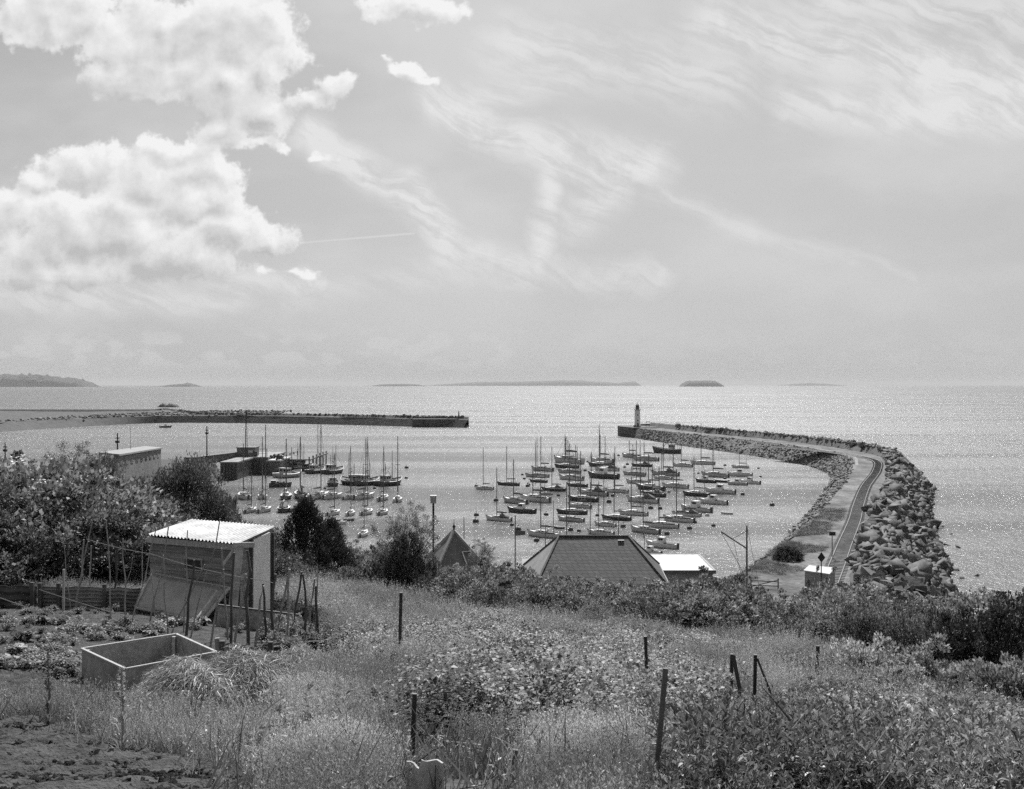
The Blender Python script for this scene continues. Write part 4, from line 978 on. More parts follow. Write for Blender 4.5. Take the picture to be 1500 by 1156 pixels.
# labels: row (counted from the shore) and order in it
order = sorted(range(len(MA)), key=lambda i: -MA[i][4]); rows = []; cur = []
for i in order:
    if cur and MA[cur[0]][4] - MA[i][4] > 8.5: rows.append(cur); cur = []
    cur.append(i)
rows.append(cur)
ORD = ['first', 'second', 'third', 'fourth', 'fifth', 'sixth', 'seventh', 'eighth', 'ninth', 'tenth', 'eleventh', 'twelfth', 'thirteenth', 'fourteenth', 'fifteenth']
TN = {'w': 'white', 'l': 'pale', 'm': 'grey', 'd': 'dark'}
KN = {'s': 'sloop', 'k': 'two masted yacht', 'c': 'hooded sloop', 'm': 'motor cruiser', 'd': 'open dinghy', 'f': 'fishing boat', 'b': 'work barge'}
for ri, row in enumerate(rows):
    row.sort(key=lambda i: MA[i][2])
    for k, i in enumerate(row):
        kind, tone, x0, x1, wl, mx, mt = MA[i]
        lab = f'{TN[tone]} {KN[kind]}, {ORD[k]} from the left in the {ORD[ri]} mooring row out from shore'
        boat(kind, tone, x0, x1, wl, mx, mt, head=145 if x0 > 1000 or random.random() < .9 else 160, label=lab, group='boats on moorings in the open harbour')
# left cluster beside the quay
LC = [('s', 'w', 346, 369, 732, 361, 650, 120, 'white sloop nearest the quay wall with a boom tent'), ('c', 'w', 375, 394, 731.6, 380, 640, 100, 'white sloop with hood, second out from the quay in its row'),
      ('s', 'd', 408, 430, 732, 424, 643, 100, 'dark stemmed sloop with a white cockpit ring and stout mast'), ('c', 'm', 428, 454, 731, 446.5, 640, 115, 'grey sloop with covered cockpit left of the sail draped yacht'),
      ('s', 'w', 456, 480, 731.6, 464, 622, 68, 'white yacht with a loose pale sail on deck'), ('s', 'w', 477, 498, 731.6, 486, 664, 66, 'white sloop just below the small dark fishing boat'),
      ('s', 'w', 504, 520, 732, 513.6, 653, 60, 'small white sloop left of a longer pale sloop'), ('s', 'w', 522, 545, 732, 528.8, 641, 62, 'pale sloop lying below the middle fishing boats'),
      ('s', 'w', 551.5, 571, 734, 560, 654, 80, 'small pale sloop, next to last on its mooring row'), ('s', 'w', 573, 592, 736, 583, 639, 92, 'white sloop seen stern on at the outer end of the row'),
      ('s', 'm', 358, 376, 752, 369, 690, 75, 'grey sloop tied up just beyond the tree, inner end of the near row'), ('s', 'l', 378, 397, 751.5, 374, 692, 80, 'pale sloop, second in the near row beside the tree'),
      ('c', 'd', 404, 428, 751, 415, 735, 100, 'dark hooded boat above the shed roof'), ('m', 'w', 428, 445, 750, None, None, 60, 'white open motor boat just left of the dark conifer tip'),
      ('s', 'w', 479, 498, 756, 471, 699, 65, 'white sloop right of the dark conifer tip'), ('s', 'w', 505, 522, 756, 496, 690, 85, 'white sloop seen stern on with a wide dark cockpit'),
      ('s', 'l', 528, 547, 755, 527, 640, 70, 'pale sloop with a very tall mast above the leafy tree'), ('s', 'm', 552, 570, 755, 541, 680, 80, 'grey sloop half hidden by the top of the leafy tree'),
      ('m', 'w', 483, 507, 769, None, None, 30, 'broad white motor boat nearest the shore beside the conifer'), ('s', 'w', 524, 541, 787, 527.5, 706, 80, 'white sloop closest inshore, almost hidden by bushes'),
      ('d', 'd', 508, 514, 763, None, None, 20, 'tiny dark dinghy beside the broad white motor boat'),
      ('f', 'd', 451, 475, 694, 462.7, 617, 62, 'dark fishing boat with a pale wheelhouse and the tallest aerial mast'), ('f', 'd', 475.5, 502, 694.6, 486, 652, 60, 'dark fishing boat with wide bow lying outside the tall masted one'),
      ('f', 'd', 477, 498, 712.8, 487, 655, 95, 'small dark fishing boat lying alone seen stern on'), ('f', 'd', 499, 530, 711, 511, 664, 128, 'long low dark trawler, inner one of the rafted pair'),
      ('f', 'd', 522, 553, 711.5, 537, 677, 48, 'low dark trawler with a short mast, outer one of the rafted pair'), ('f', 'd', 553.5, 587, 712, 560, 660, 50, 'high bowed dark fishing boat at the outer end of the trawlers'),
      ('b', 'd', 394, 427, 713.5, None, None, 12, 'dark low work barge piled with gear below the quay end'), ('f', 'm', 404, 442, 700, 438, 655, 48, 'grey fishing boat moored against the quay end'),
      ('f', 'd', 426, 456, 690, 444, 650, 50, 'fishing boat half hidden behind the quay jetty'), ('f', 'm', 419, 446, 684, 440, 648, 50, 'grey fishing boat farthest in behind the jetty'),
      ('m', 'd', 234, 251, 626.5, None, None, 5, 'lone dark motor boat moored off the far pier')]
for kind, tone, x0, x1, wl, mx, mt, hd_, lab in LC: boat(kind, tone, x0, x1, wl, mx, mt, head=hd_, label=lab, group='boats moored beside the quay')
# tall mast by the quay
pole(389, 622, 700, 330, .16, 'mooring_mast', 'tall thick derrick mast rising beside the quay gantry', 'mast', 'spar_dark', zb=0)
# buoys
bu = empty('mooring_buoy'); MB().lathe([(.1, -.3), (.45, -.15), (.55, .15), (.45, .45), (.12, .6)], 12).build('float', 'buoy', bu, True); MB().tube([(0, 0, .55), (0, 0, .85)], .05, 5).tube([(-.12, 0, .85), (.12, 0, .85)], .05, 5).build('ring', 'iron_dark', bu)
BU = [(698, 755.6), (800, 755), (759, 777), (818, 726.5), (773, 713), (774, 711), (892, 736), (897.5, 727), (726.5, 734), (836, 777), (848, 778.5), (786, 793), (977, 783), (1010, 775), (1045, 771), (1036, 756, 1), (1018, 766), (1114, 699), (1111, 686.6), (1062, 682.4), (1088, 725), (980, 721.5), (967, 746), (913, 772.5), (919, 681), (915, 685), (906, 668), (971, 665.5), (875, 756), (861, 677), (595, 701), (595.5, 686), (549, 716), (697.7, 713), (457, 734), (476, 716), (1039, 730, 1), (700, 716), (750, 770), (953, 745.5), (1131, 741), (765, 696), (768, 702), (857, 690), (968, 695), (1023, 694), (1008, 712), (1062, 702), (1030, 722.5), (697, 765)]
for i, b_ in enumerate(BU):
    o = bu if i == 0 else copy_tree(bu); o.location = P(b_[0], b_[1]); s = random.uniform(.7, 1.2) * (1 if b_[1] > 690 else 1.1); o.scale = (s, s, s)
    if len(b_) > 2:
        for ch in o.children:
            if ch.name.startswith('float'): ch.data = ch.data.copy(); ch.data.materials[0] = MATS['buoy_pale']
        tag(o, 'pale round mooring buoy floating between the yachts' , 'buoy', 'pale mooring buoys')
    else: tag(o, 'small dark mooring buoy floating on the harbour water', 'buoy', 'dark mooring buoys')

# ================================================================== VEGETATION
YF_PX = [-250, 0, 200, 300, 400, 480, 560, 640, 700, 900, 1100, 1200, 1300, 1500, 1750]
YF_Y = [31, 31, 33, 36, 41, 45, 48, 42, 36, 33, 33, 33, 31, 28, 27]
SK = [(-250, 690), (0, 690), (60, 688), (120, 692), (160, 712), (190, 752), (300, 778), (350, 775), (400, 792), (450, 805), (500, 805), (560, 800), (630, 838), (670, 838), (700, 825), (760, 838), (900, 862), (1000, 858), (1060, 852), (1110, 872), (1150, 892), (1180, 893), (1220, 862), (1260, 862), (1330, 882), (1400, 885), (1450, 880), (1500, 890), (1750, 880)]
def skyl(px): return np.interp(px, [s[0] for s in SK], [s[1] for s in SK])
pts = []; scl = []; slot = []
protos = [PROTO['shrub'][i][0] for i in range(4)] + [PROTO['palebush'][i][0] for i in range(2)] + [PROTO['darkbush'][0][0]] + [PROTO['elder'][i][0] for i in range(2)]
for k in range(1900):
    Y = random.uniform(28, 70); X = random.uniform(-.56, .56) * Y; px = X / Y * F + 750
    yf = np.interp(px, YF_PX, YF_Y)
    if Y < yf: continue
    if random.random() > .8: continue
    z = Hh(X, Y); top = CZ - (skyl(px) - HZ) / F * Y
    hmax = top - z
    if hmax < .7: 
        if Y > 52: continue
        hmax = .7
    edge = min(1, (Y - yf) / 5)
    h = min(hmax * (.75 + .25 * edge), 4.2) * random.uniform(.72, 1.03)
    w = h * random.uniform(.75, 1.2) if h > 1.4 else random.uniform(.9, 1.4)
    pts.append((X, Y, z)); scl.append((w, w, h))
    if px < 380 and px > -200: slot.append(random.choice([0, 1, 2, 3, 7, 8, 7, 8, 6]))
    else: slot.append(random.choice([0, 1, 2, 3, 0, 1, 2, 3, 4, 6, 6]))
scatter('undergrowth', pts, protos, np.array(scl), 'dense mixed scrub and bushes covering the brow of the hill', .12, np.array(slot))

def bush(key, i, px, pytop, Y, wpx, label, cat='bush', name='bush', zb=None, hscale=1.0, rz=None, group=None):
    """a shrub of given top, width and distance"""
    X = (px - 750) / F * Y; z = Hh(X, Y) if zb is None else zb; top = CZ - (pytop - HZ) / F * Y; h = max(.5, top - z); w = wpx / F * Y / 2
    me, ms = PROTO[key][i]; root = empty(name, (X, Y, z - .05), rz if rz is not None else random.uniform(0, 6.28), label, cat, group)
    o = bpy.data.objects.new('crown', me); C.objects.link(o); o.parent = root
    if key in ('airy',):
        r_ = min(h * .48, w * 1.15); o.scale = (w * .98, w * .98, r_); o.location = (0, 0, h - r_ * .98)
        MB().tube([(0, 0, -.2), (.05, 0, h * .3), (.0, .08, h * .62)], max(.06, h * .03), 7, .04).build('trunk', 'bark', root)
    else: o.scale = (w * 1.0, w * 1.0, h * .98)
    if ms:
        s_ = bpy.data.objects.new('branches', ms); C.objects.link(s_); s_.parent = root; s_.scale = o.scale; s_.location = o.location
    return root
bush('round', 0, 266, 648, 50, 190, 'big round dense dark tree beside the harbour building', 'tree', 'round_tree')
bush('shrub', 1, 330, 718, 52, 70, 'smaller bush leaning out from the right foot of the big round tree')
bush('airy', 0, 112, 646, 52, 120, 'loose feathery tree with upright shoots left of the big round tree', 'tree', 'leafy_tree')
bush('airy', 1, 158, 662, 50, 60, 'thin leafy tree at the right shoulder of the feathery tree', 'tree', 'leafy_tree')
bush('airy', 1, 593, 738, 44, 104, 'leafy tree with spiky shoots beside the lamp post', 'tree', 'leafy_tree')
bush('shrub', 1, 588, 768, 43.5, 100, 'rounded leafy bush wrapped round the spiky tree')
bush('darkbush', 0, 610, 800, 43, 95, 'dark bush at the foot of the spiky leafy tree')
bush('airy', 0, 706, 788, 62, 46, 'small flat topped thorn bush right of the turret', 'tree', 'thorn_tree')
bush('darkbush', 1, 560, 790, 52, 60, 'dark bush between the conifer and the spiky leafy tree')
bush('shrub', 2, 640, 842, 41, 80, 'bush below the turret at the edge of the long grass')
bush('darkbush', 1, 1445, 864, 27, 175, 'large dark leaved bush at the right edge')
bush('darkbush', 0, 1365, 872, 29, 120, 'dark bush left of the large one at the right edge')
bush('darkbush', 1, 1272, 882, 30, 140, 'broad dark bush in front of the rock armour')
bush('shrub', 0, 1212, 846, 42, 90, 'bush standing in front of the white roofed hut')
bush('darkbush', 0, 1140, 905, 31, 95, 'low dark bush where the long grass meets the scrub')
bush('palebush', 0, 1275, 925, 22, 110, 'pale broad leaved bush below the dark bushes')
bush('palebush', 1, 1345, 938, 20, 140, 'pale leaved bush beside the leaning cane at right')
bush('palebush', 0, 1445, 958, 18, 150, 'leafy bush with pale tips overhanging a dark hollow at right')
bush('palebush', 0, 1395, 975, 17.5, 70, 'small pale bush in front of the dark hollow')
bush('elder', 0, 40, 715, 44, 130, 'elder bush with white flower heads at the left edge')
bush('elder', 1, 120, 728, 45, 120, 'elder bush with white flower heads above the corrugated fence')
bush('shrub', 3, 215, 760, 38, 110, 'grey green bush behind the left corner of the shed')
bush('darkbush', 0, 90, 790, 35, 100, 'dark bush rising just behind the corrugated fence')
bush('shrub', 0, 20, 800, 33, 110, 'bush at the left end of the corrugated fence')
bush('elder', 1, 190, 800, 33.5, 80, 'low bush against the left wall of the shed')
for px, pt_, Y, w_, key, lab in ((1192, 845, 46, 60, 'shrub', 'leafy bush hiding the front of the white roofed hut'), (1228, 930, 24, 60, 'palebush', 'small pale bush at the foot of the broad dark bush'), (1310, 968, 18.5, 60, 'palebush', 'low pale bush before the dark hollow'), (1485, 955, 16.5, 120, 'palebush', 'pale bush cut by the right edge'),
                             (1180, 965, 21, 60, 'shrub', 'low green bush near the wire hoop'), (1010, 940, 27, 80, 'shrub', 'low bush in the grass right of the black post behind the brambles'), (655, 905, 33, 80, 'darkbush', 'dark bush at the left end of the hedge foot')):
    bush(key, 0, px, pt_, Y, w_, lab)
bush('round', 0, 1155, 796, 144, 48, 'lone rounded gorse bush growing at the landward end of the breakwater', 'bush', 'bush', zb=5.0)
for k, (px, pt_, Y) in enumerate([(760, 852, 40), (840, 862, 39), (930, 868, 38), (1010, 860, 39), (1070, 864, 39), (720, 850, 42), (880, 874, 36), (970, 880, 35.5), (1050, 885, 35), (790, 878, 36)]):
    bush('shrub' if k % 3 else 'darkbush', k % 2, px, pt_, Y, 90, ('%s bush in the hedge row, %s from the left' % ('leafy' if k % 3 else 'darker', ORD[[0, 3, 5, 7, 9, 0, 4, 6, 8, 2][k]])) if k not in (5,) else 'rounded bush at the left end of the hedge row', group='bushes of the hedge row below the hip roof')
# cypress pair
for px, pt_, Y, wpx, lab in ((448, 734, 47, 122, 'dark pointed conifer standing right of the shed'), (486, 762, 48, 84, 'lower dark conifer joined to the pointed one')):
    X = (px - 750) / F * Y; z = Hh(X, Y); h = CZ - (pt_ - HZ) / F * Y - z; root = empty('conifer', (X, Y, z), px, lab, 'tree')
    o = bpy.data.objects.new('crown', PROTO['cypress'][0][0]); C.objects.link(o); o.parent = root; w = wpx / F * Y / 2 / .44; o.scale = (w, w, h / 1.0); MB().tube([(0, 0, -.2), (0, 0, h * .8)], .12, 6, .03).build('trunk', 'bark', root)

# allotment outline in ground pixels
ALL = [(-250, 850), (235, 893), (350, 900), (455, 905), (512, 952), (420, 972), (330, 985), (250, 1025), (185, 1035), (120, 1010), (60, 1040), (-250, 1090)]
SOIL = [(-250, 1075), (30, 1066), (100, 1078), (180, 1110), (330, 1130), (400, 1165), (400, 1400), (-250, 1400)]
SOIL2 = [(-250, 955), (20, 965), (75, 1000), (110, 1030), (60, 1055), (-250, 1040)]
def inpoly(x, y, poly):
    c = False; n = len(poly); j = n - 1
    for i in range(n):
        if (poly[i][1] > y) != (poly[j][1] > y) and x < (poly[j][0] - poly[i][0]) * (y - poly[i][1]) / (poly[j][1] - poly[i][1]) + poly[i][0]: c = not c
        j = i
    return c
def region(n, y0, y1, test, power=1.0):
    out = []
    tries = 0
    while len(out) < n and tries < n * 30:
        tries += 1
        Y = math.sqrt(random.uniform(y0 * y0, y1 * y1)) if power == 1 else (y0 + (y1 - y0) * random.random() ** power)
        px = random.uniform(-80, 1580)
        if Y > np.interp(px, YF_PX, YF_Y) + 2: continue
        py = float(pyg(px, Y))
        if test(px, py, Y): X = (px - 750) / F * Y; out.append((X, Y, px, py))
    a = np.array(out); z = hgt(a[:, 0], a[:, 1]); return np.stack([a[:, 0], a[:, 1], z], 1), a
def ell(px, py, cx, cy, rx, ry): return ((px - cx) / rx) ** 2 + ((py - cy) / ry) ** 2
def wig(px, py): return .25 * mn.noise(Vector((px * .012, py * .03, 0)))
def clear(px, py): return ((535 < px < 800 and py > 1108 or 925 < px < 990 and py > 1045 or 1330 < px < 1375 and py > 1075 or 1445 < px < 1500 and py > 1120)) or min(ell(px, py, 1100, 1040, 60, 42), ell(px, py, 948, 1015, 26, 40), ell(px, py, 606, 1125, 22, 45), ell(px, py, 1352, 1085, 22, 40), ell(px, py, 1198, 985, 30, 18), ell(px, py, 586, 960, 16, 25)) < 1
def is_bramble(px, py): return not clear(px, py) and min(ell(px, py, 830, 1020, 150, 75), ell(px, py, 740, 975, 90, 40), ell(px, py, 600, 975, 70, 22) + .3) + wig(px, py) < 1 + (.9 if mn.noise(Vector((px * .02, py * .05, 5))) > .12 else 0)
def is_lance(px, py): return not (clear(px, py) and random.random() < .93) and ((px > 960 and py > 1005 + 25 * wig(px, py) * 4 and py > 1000 + (1150 - px) * .12) or (px > 1130 and py > 985))
def grass_ok(px, py, Y):
    if inpoly(px, py, ALL) or inpoly(px, py, SOIL) or inpoly(px, py, SOIL2): return False
    if is_lance(px, py) and random.random() > .05 or 925 < px < 990 and py > 1045 and random.random() < .6: return False
    if is_bramble(px, py) and random.random() > .35: return False
    if px < 420 and py > 1030 and random.random() > .25: return False
    if 90 < px < 340 and 985 < py < 1062: return False
    if 300 < px < 520 and 950 < py < 1000: return False
    if ((535 < px < 800 and py > 1108 or 925 < px < 990 and py > 1045 or 1330 < px < 1375 and py > 1075 or 1445 < px < 1500 and py > 1120)) or clear(px, py) and random.random() < .7: return False
    if ell(px, py, 335, 1030, 120, 42) < 1 or ell(px, py, 622, 1150, 60, 32) < 1 or ell(px, py, 752, 1150, 30, 30) < 1: return False
    return True
gp, ga = region(26000, 3.2, 54, grass_ok, 1.35)
d_ = np.interp(ga[:, 1], [3, 5, 9, 16, 30, 50], [.42, .5, .72, .9, 1.2, 1.45]); patch = np.array([mn.noise(Vector((x * .5, y * .5, 0))) for x, y in ga[:, :2]])
s = d_ * (1 + .75 * patch) * np.random.default_rng(3).uniform(.7, 1.2, len(gp)); s = np.where(ga[:, 2] < 430, s * .7, s)
sl_g = np.where(patch + np.random.default_rng(9).normal(0, .22, len(gp)) > .0, np.random.default_rng(1).choice([0, 2, 4], len(gp)), np.random.default_rng(2).choice([1, 3, 2], len(gp)))
scatter('tall_grass', gp, GR, s, 'long seeding meadow grass over the slope', .16, sl_g)
gp, ga = region(7000, 3.0, 30, lambda px, py, Y: not ((550 < px < 780) and py > 1140) and not inpoly(px, py, SOIL) and not inpoly(px, py, ALL) and not inpoly(px, py, SOIL2), 1.6)
scatter('short_grass', gp, SG, np.random.default_rng(5).uniform(.8, 1.5, len(gp)), 'short matted grass between the soil and the meadow', .3)
gp, ga = region(7500, 3.6, 26, lambda px, py, Y: is_lance(px, py) and mn.noise(Vector((px / 1608 * Y * 1.6, Y * 1.6, 0))) > -.32, 1.2)
scatter('lance_leaved_weeds', gp, LW, np.random.default_rng(6).uniform(.55, 1.15, len(gp)) * np.interp(ga[:, 1], [3, 6, 10, 16, 24], [.5, .6, .62, .62, .8]), 'leafy weeds with narrow shiny leaves filling the near slope', .14)
gp, ga = region(2600, 6, 36, lambda px, py, Y: is_bramble(px, py) or (py > 940 and px > 520 and random.random() < .006), 1.0)
scatter('bramble_patch', gp, BR, np.random.default_rng(7).uniform(.8, 1.5, len(gp)), 'pale leaved bramble patch in the meadow', .25)
gp, ga = region(420, 5, 40, lambda px, py, Y: px > 420 and not (500 < px < 790 and py > 1090) and not is_lance(px, py) and not clear(px, py), 1.2)
scatter('meadow_weeds', gp, LW + BR, np.random.default_rng(17).uniform(.5, 1.2, len(gp)) * np.interp(ga[:, 1], [4, 10, 30], [.5, .75, 1.3]), 'scattered taller weeds in the meadow grass', .2)
gp, ga = region(330, 4.5, 34, lambda px, py, Y: px > 380 and not (500 < px < 790 and py > 1090) and not clear(px, py) and (is_lance(px, py) or random.random() < .25), 1.2)
rs_ = np.random.default_rng(23); ws_ = rs_.uniform(.2, .5, len(gp)) * np.interp(ga[:, 1], [4, 10, 30], [.6, .9, 1.7])
scatter('weed_mounds', gp, [PROTO['palebush'][0][0], PROTO['palebush'][1][0], PROTO['shrub'][0][0], PROTO['shrub'][2][0]], np.stack([ws_, ws_, ws_ * rs_.uniform(.6, 1.1, len(gp))], 1), 'leafy mounds of weeds and young scrub on the slope', .15)
# vegetables and weeds in the plot
gp, ga = region(560, 10, 34, lambda px, py, Y: inpoly(px, py, ALL) and not inpoly(px, py, SOIL2) and (px < 130 or py > 915 and px < 240 or random.random() < .3) and not (110 < px < 325 and 945 < py < 1030), 1.0)
scatter('plot_weeds', gp, PL + SG, np.random.default_rng(8).uniform(.35, .8, len(gp)), 'low weeds and leafy plants between the vegetable rows', .2)
for k in range(70):
    rowy = random.choice([918, 930, 944, 960, 975, 992]); px = random.uniform(-20, 300 if rowy < 945 else 110); py = rowy + random.uniform(-3, 3)
    if 115 < px < 325 and py > 940: continue
    g = G(px, py); o = bpy.data.objects.new('cabbage_plant' if k % 2 else 'potato_plant', CB[k % 4 // 2] if k % 2 else PL[k % 4 // 2]); C.objects.link(o); o.location = g; s = random.uniform(.6, 1.0); o.scale = (s, s, s); o.rotation_euler = (0, 0, random.uniform(0, 6))
    if k % 2: tag(o, 'broad leaved pale cabbage plant in the vegetable plot behind the cold frame', 'cabbage', 'cabbages in the vegetable plot')
    else: tag(o, 'bushy potato plant in the vegetable plot left of the cold frame', 'potato plant', 'potato plants in the vegetable plot')

# soil sheets
def soil_sheet(name, poly, label, res=.06, amp=.05, lift=.03):
    g = [G(min(max(p[0], -240), 1700), min(p[1], 1300)) for p in poly]; x0, x1 = min(p.x for p in g), max(p.x for p in g); y0, y1 = min(p.y for p in g), max(p.y for p in g)
    xs = np.arange(x0, x1, res); ys = np.arange(y0, y1, res * 1.3); XX, YY = np.meshgrid(xs, ys); ZZ = hgt(XX, YY)
    wp = [(p.x, p.y) for p in g]
    for j in range(XX.shape[0]):
        for i in range(XX.shape[1]):
            x, y = XX[j, i], YY[j, i]; v = Vector((x, y, 0))
            dz = amp * (mn.noise(v * 2.2) + .9 * abs(mn.noise(v * 6)) + .9 * abs(mn.noise(v * 13)) + .7 * abs(mn.noise(v * 27)))
            ZZ[j, i] += (lift + dz) if inpoly(x, y, wp) else -.12
    o = grid_mesh(name, XX, YY, ZZ, 'soil'); return tag(o, label, kind='structure')
soil_sheet('soil_bed', SOIL, 'freshly dug dark soil in the near corner', .035, .05)
soil_sheet('soil_furrow', SOIL2, 'dug dark soil strip beside the potato rows', .05, .08)
soil_sheet('plot_ground', ALL, 'trodden earth of the vegetable plot', .09, .03, .02)

CL = []
for i in range(3):
    vs, tr = boulder(30 + i, .7); CL.append(mesh_only('clod', np.array(vs), np.array(tr), 'soil'))
gp, ga = region(11000, 3.0, 22, lambda px, py, Y: inpoly(px, py, SOIL) or inpoly(px, py, SOIL2), 1.4)
gp[:, 2] += .05; rs_ = np.random.default_rng(21); scatter('soil_clods', gp, CL, .004 + .02 * rs_.uniform(0, 1, len(gp)) ** 3, 'crumbs and clods of dug earth', .8)
tp = []
for k in range(6000):
    t = random.uniform(10.2, 14.9); i = t * SUB; a = int(i); f = i - a; w = random.uniform(0, 1.05) ** 1.3
    o_ = T_[a] * (1 - f) + T_[min(a + 1, nS - 1)] * f; q_ = O_[a] * (1 - f) + O_[min(a + 1, nS - 1)] * f; p = o_ + (q_ - o_) * w
    if np.min(np.hypot(RC[:, 0] - p[0], RC[:, 1] - p[1])) < 2.2 or mn.noise(Vector((p[0] * .12, p[1] * .12, 2))) + .25 * (1 - w * 2) < .02: continue
    tp.append((p[0], p[1], 5.06))
scatter('track_side_grass', tp, SG, np.random.default_rng(31).uniform(1.2, 3.2, len(tp)), 'rough grass growing over the gravel at the landward end', .3)
# ================================================================== ALLOTMENT THINGS
# cold frame
A_, B_, C_, D_ = D(119.6, 951.8, 15.4), D(258, 930.5, 16.3), D(317, 957, 15.2), D(183.7, 981, 14.3)
for p in (A_, B_, C_, D_): p.z = 24.29
cf = empty('cold_frame', (0, 0, 0), 0, 'open topped wooden cold frame with pale rims standing in the grass', 'cold frame')
cr = [A_, B_, C_, D_]; cc = sum(cr, Vector()) / 4
for i, nm_ in enumerate(('side_board',) * 4):
    a, b = cr[i], cr[(i + 1) % 4]; zb = min(Hh(a.x, a.y), Hh(b.x, b.y)) - .1; ia = a + (cc - a).normalized() * .045; ib = b + (cc - b).normalized() * .045
    mb = MB(); poly_solid(mb, [a, b, ib, ia], [Vector((a.x, a.y, zb)), Vector((b.x, b.y, zb)), Vector((ib.x, ib.y, zb)), Vector((ia.x, ia.y, zb))]); mb.build('side_board', 'ply', cf)
mb = MB()
for i in range(4): mb.bar(cr[i] + Vector((0, 0, .012)), cr[(i + 1) % 4] + Vector((0, 0, .012)), .035, .02)
mb.build('rim', 'wood_pale', cf)
for p in cr: q = p + (cc - p).normalized() * .09; MB().bar((q.x, q.y, q.z - .55), (q.x, q.y, q.z - .005), .05).build('corner_post', 'wood_pale', cf)
# shed
FRc, FLc, BRc, BLc = D(345, 797, 25.5), D(221, 787, 27.0), D(397, 774, 27.5), D(282, 765, 29.0)
sh = empty('shed', (FRc.x, FRc.y, Hh(FRc.x, FRc.y)), 0, 'weathered plank garden shed with a pale corrugated roof', 'shed'); so = Vector(sh.location)
def wall(nm_, a, b, m, planks, root=sh, top=None):
    zb = min(Hh(a.x, a.y), Hh(b.x, b.y)) - .2; mb = MB(); L_ = (b - a); L_.z = 0; n_ = Vector((L_.y, -L_.x, 0)).normalized()
    if planks:
        k_ = 13
        for i in range(k_):
            f0, f1 = i / k_, (i + 1) / k_; za0 = zb + (a.z - zb) * f0; za1 = zb + (a.z - zb) * f1; zb0 = zb + (b.z - zb) * f0; zb1 = zb + (b.z - zb) * f1
            o0 = n_ * .035; o1 = n_ * .012
            mb.add([Vector((a.x, a.y, za0)) + o0 - so, Vector((b.x, b.y, zb0)) + o0 - so, Vector((b.x, b.y, zb1)) + o1 - so, Vector((a.x, a.y, za1)) + o1 - so, Vector((a.x, a.y, za0)) - so, Vector((b.x, b.y, zb0)) - so], [(0, 1, 2, 3), (0, 4, 5, 1)])
    else: mb.add([Vector((a.x, a.y, zb)) - so, Vector((b.x, b.y, zb)) - so, b - so, a - so], [(0, 1, 2, 3)])
    return mb.build(nm_, m, root)
wall('plank_wall', FLc, FRc, 'plank', True); wall('side_wall', FRc, BRc, 'plank', True); wall('back_wall', BRc, BLc, 'wood_grey', False); wall('end_wall', BLc, FLc, 'wood_grey', False)
# door panel (pale) on the sunny side, and post
dv = BRc - FRc; nn_ = Vector((dv.y, -dv.x, 0)).normalized()
def sidept(f, z): p = FRc + dv * f + nn_ * .06; return Vector((p.x, p.y, z)) - so
z0 = Hh(FRc.x, FRc.y)
mb = MB(); q0, q1, q2, q3 = sidept(.38, z0 + .12), sidept(.86, z0 - .1), sidept(.86, 24.35), sidept(.38, 24.3); mb.add([q0, q1, q2, q3] + [q + nn_ * .04 for q in (q0, q1, q2, q3)], [(4, 5, 6, 7), (0, 1, 5, 4), (1, 2, 6, 5), (2, 3, 7, 6), (3, 0, 4, 7)]); mb.build('door', 'paint_white', sh)
mb = MB()
for f_ in (.02, .36, .88, .99): mb.bar(sidept(f_, z0 - .2), sidept(f_, 24.3), .07)
mb.build('frame_post', 'wood_dark', sh)
# window
fv = FRc - FLc; fn = Vector((fv.y, -fv.x, 0)).normalized()
def frontpt(f, z): p = FLc + fv * f + fn * .05; return Vector((p.x, p.y, z)) - so
zw = FLc.z - .52
wn_ = MB().bar(frontpt(.43, zw), frontpt(.64, zw), .03, .30).build('window', 'wood_pale', sh)
MB().bar(frontpt(.445, zw) + fn * .03, frontpt(.625, zw) + fn * .03, .02, .22).build('pane', 'glass_dark', wn_)
MB().bar(frontpt(-.02, FLc.z - .06) , frontpt(1.03, FRc.z - .06), .05, .14).build('fascia', 'wood_pale', sh)
# corrugated roof
def corr(a, b, c, d, n_w, amp, m, name, root, org, thick=True):
    """corrugated sheet on corners a-b (eaves, waves count across) d-c"""
    nx = n_w * 6; rows_ = 5; V = []; up_ = (b - a).cross(d - a).normalized()
    if up_.z < 0: up_ = -up_
    for j in range(rows_):
        t = j / (rows_ - 1); l = a.lerp(d, t); r_ = b.lerp(c, t)
        for i in range(nx + 1): V.append(l.lerp(r_, i / nx) + up_ * amp * math.sin(i / 6 * 2 * math.pi) - org)
    n0 = len(V); V += [v_ - up_ * .006 for v_ in V]
    Fc = [(j * (nx + 1) + i, j * (nx + 1) + i + 1, (j + 1) * (nx + 1) + i + 1, (j + 1) * (nx + 1) + i) for j in range(rows_ - 1) for i in range(nx)]
    Fc2 = [tuple(q + n0 for q in reversed(f)) for f in Fc]
    mb = MB().add(V, Fc + Fc2); return mb.build(name, m, root, True)
rFR, rFL, rBR, rBL = D(348, 796.5, 25.2), D(216.5, 783, 26.9), D(404, 771, 27.7), D(281, 761, 29.3)
corr(rFL, rFR, rBR, rBL, 26, .022, 'roof_sheet', 'roof', sh, so)
MB().bar(D(342, 799, 25.2) - so, D(372, 798, 25.6) - so + Vector((.0, 0, 0)), .06, .12).bar(D(346, 800, 25.3) - so, D(326, 828, 25.0) - so, .04, .05).build('bracket', 'wood_pale', sh)
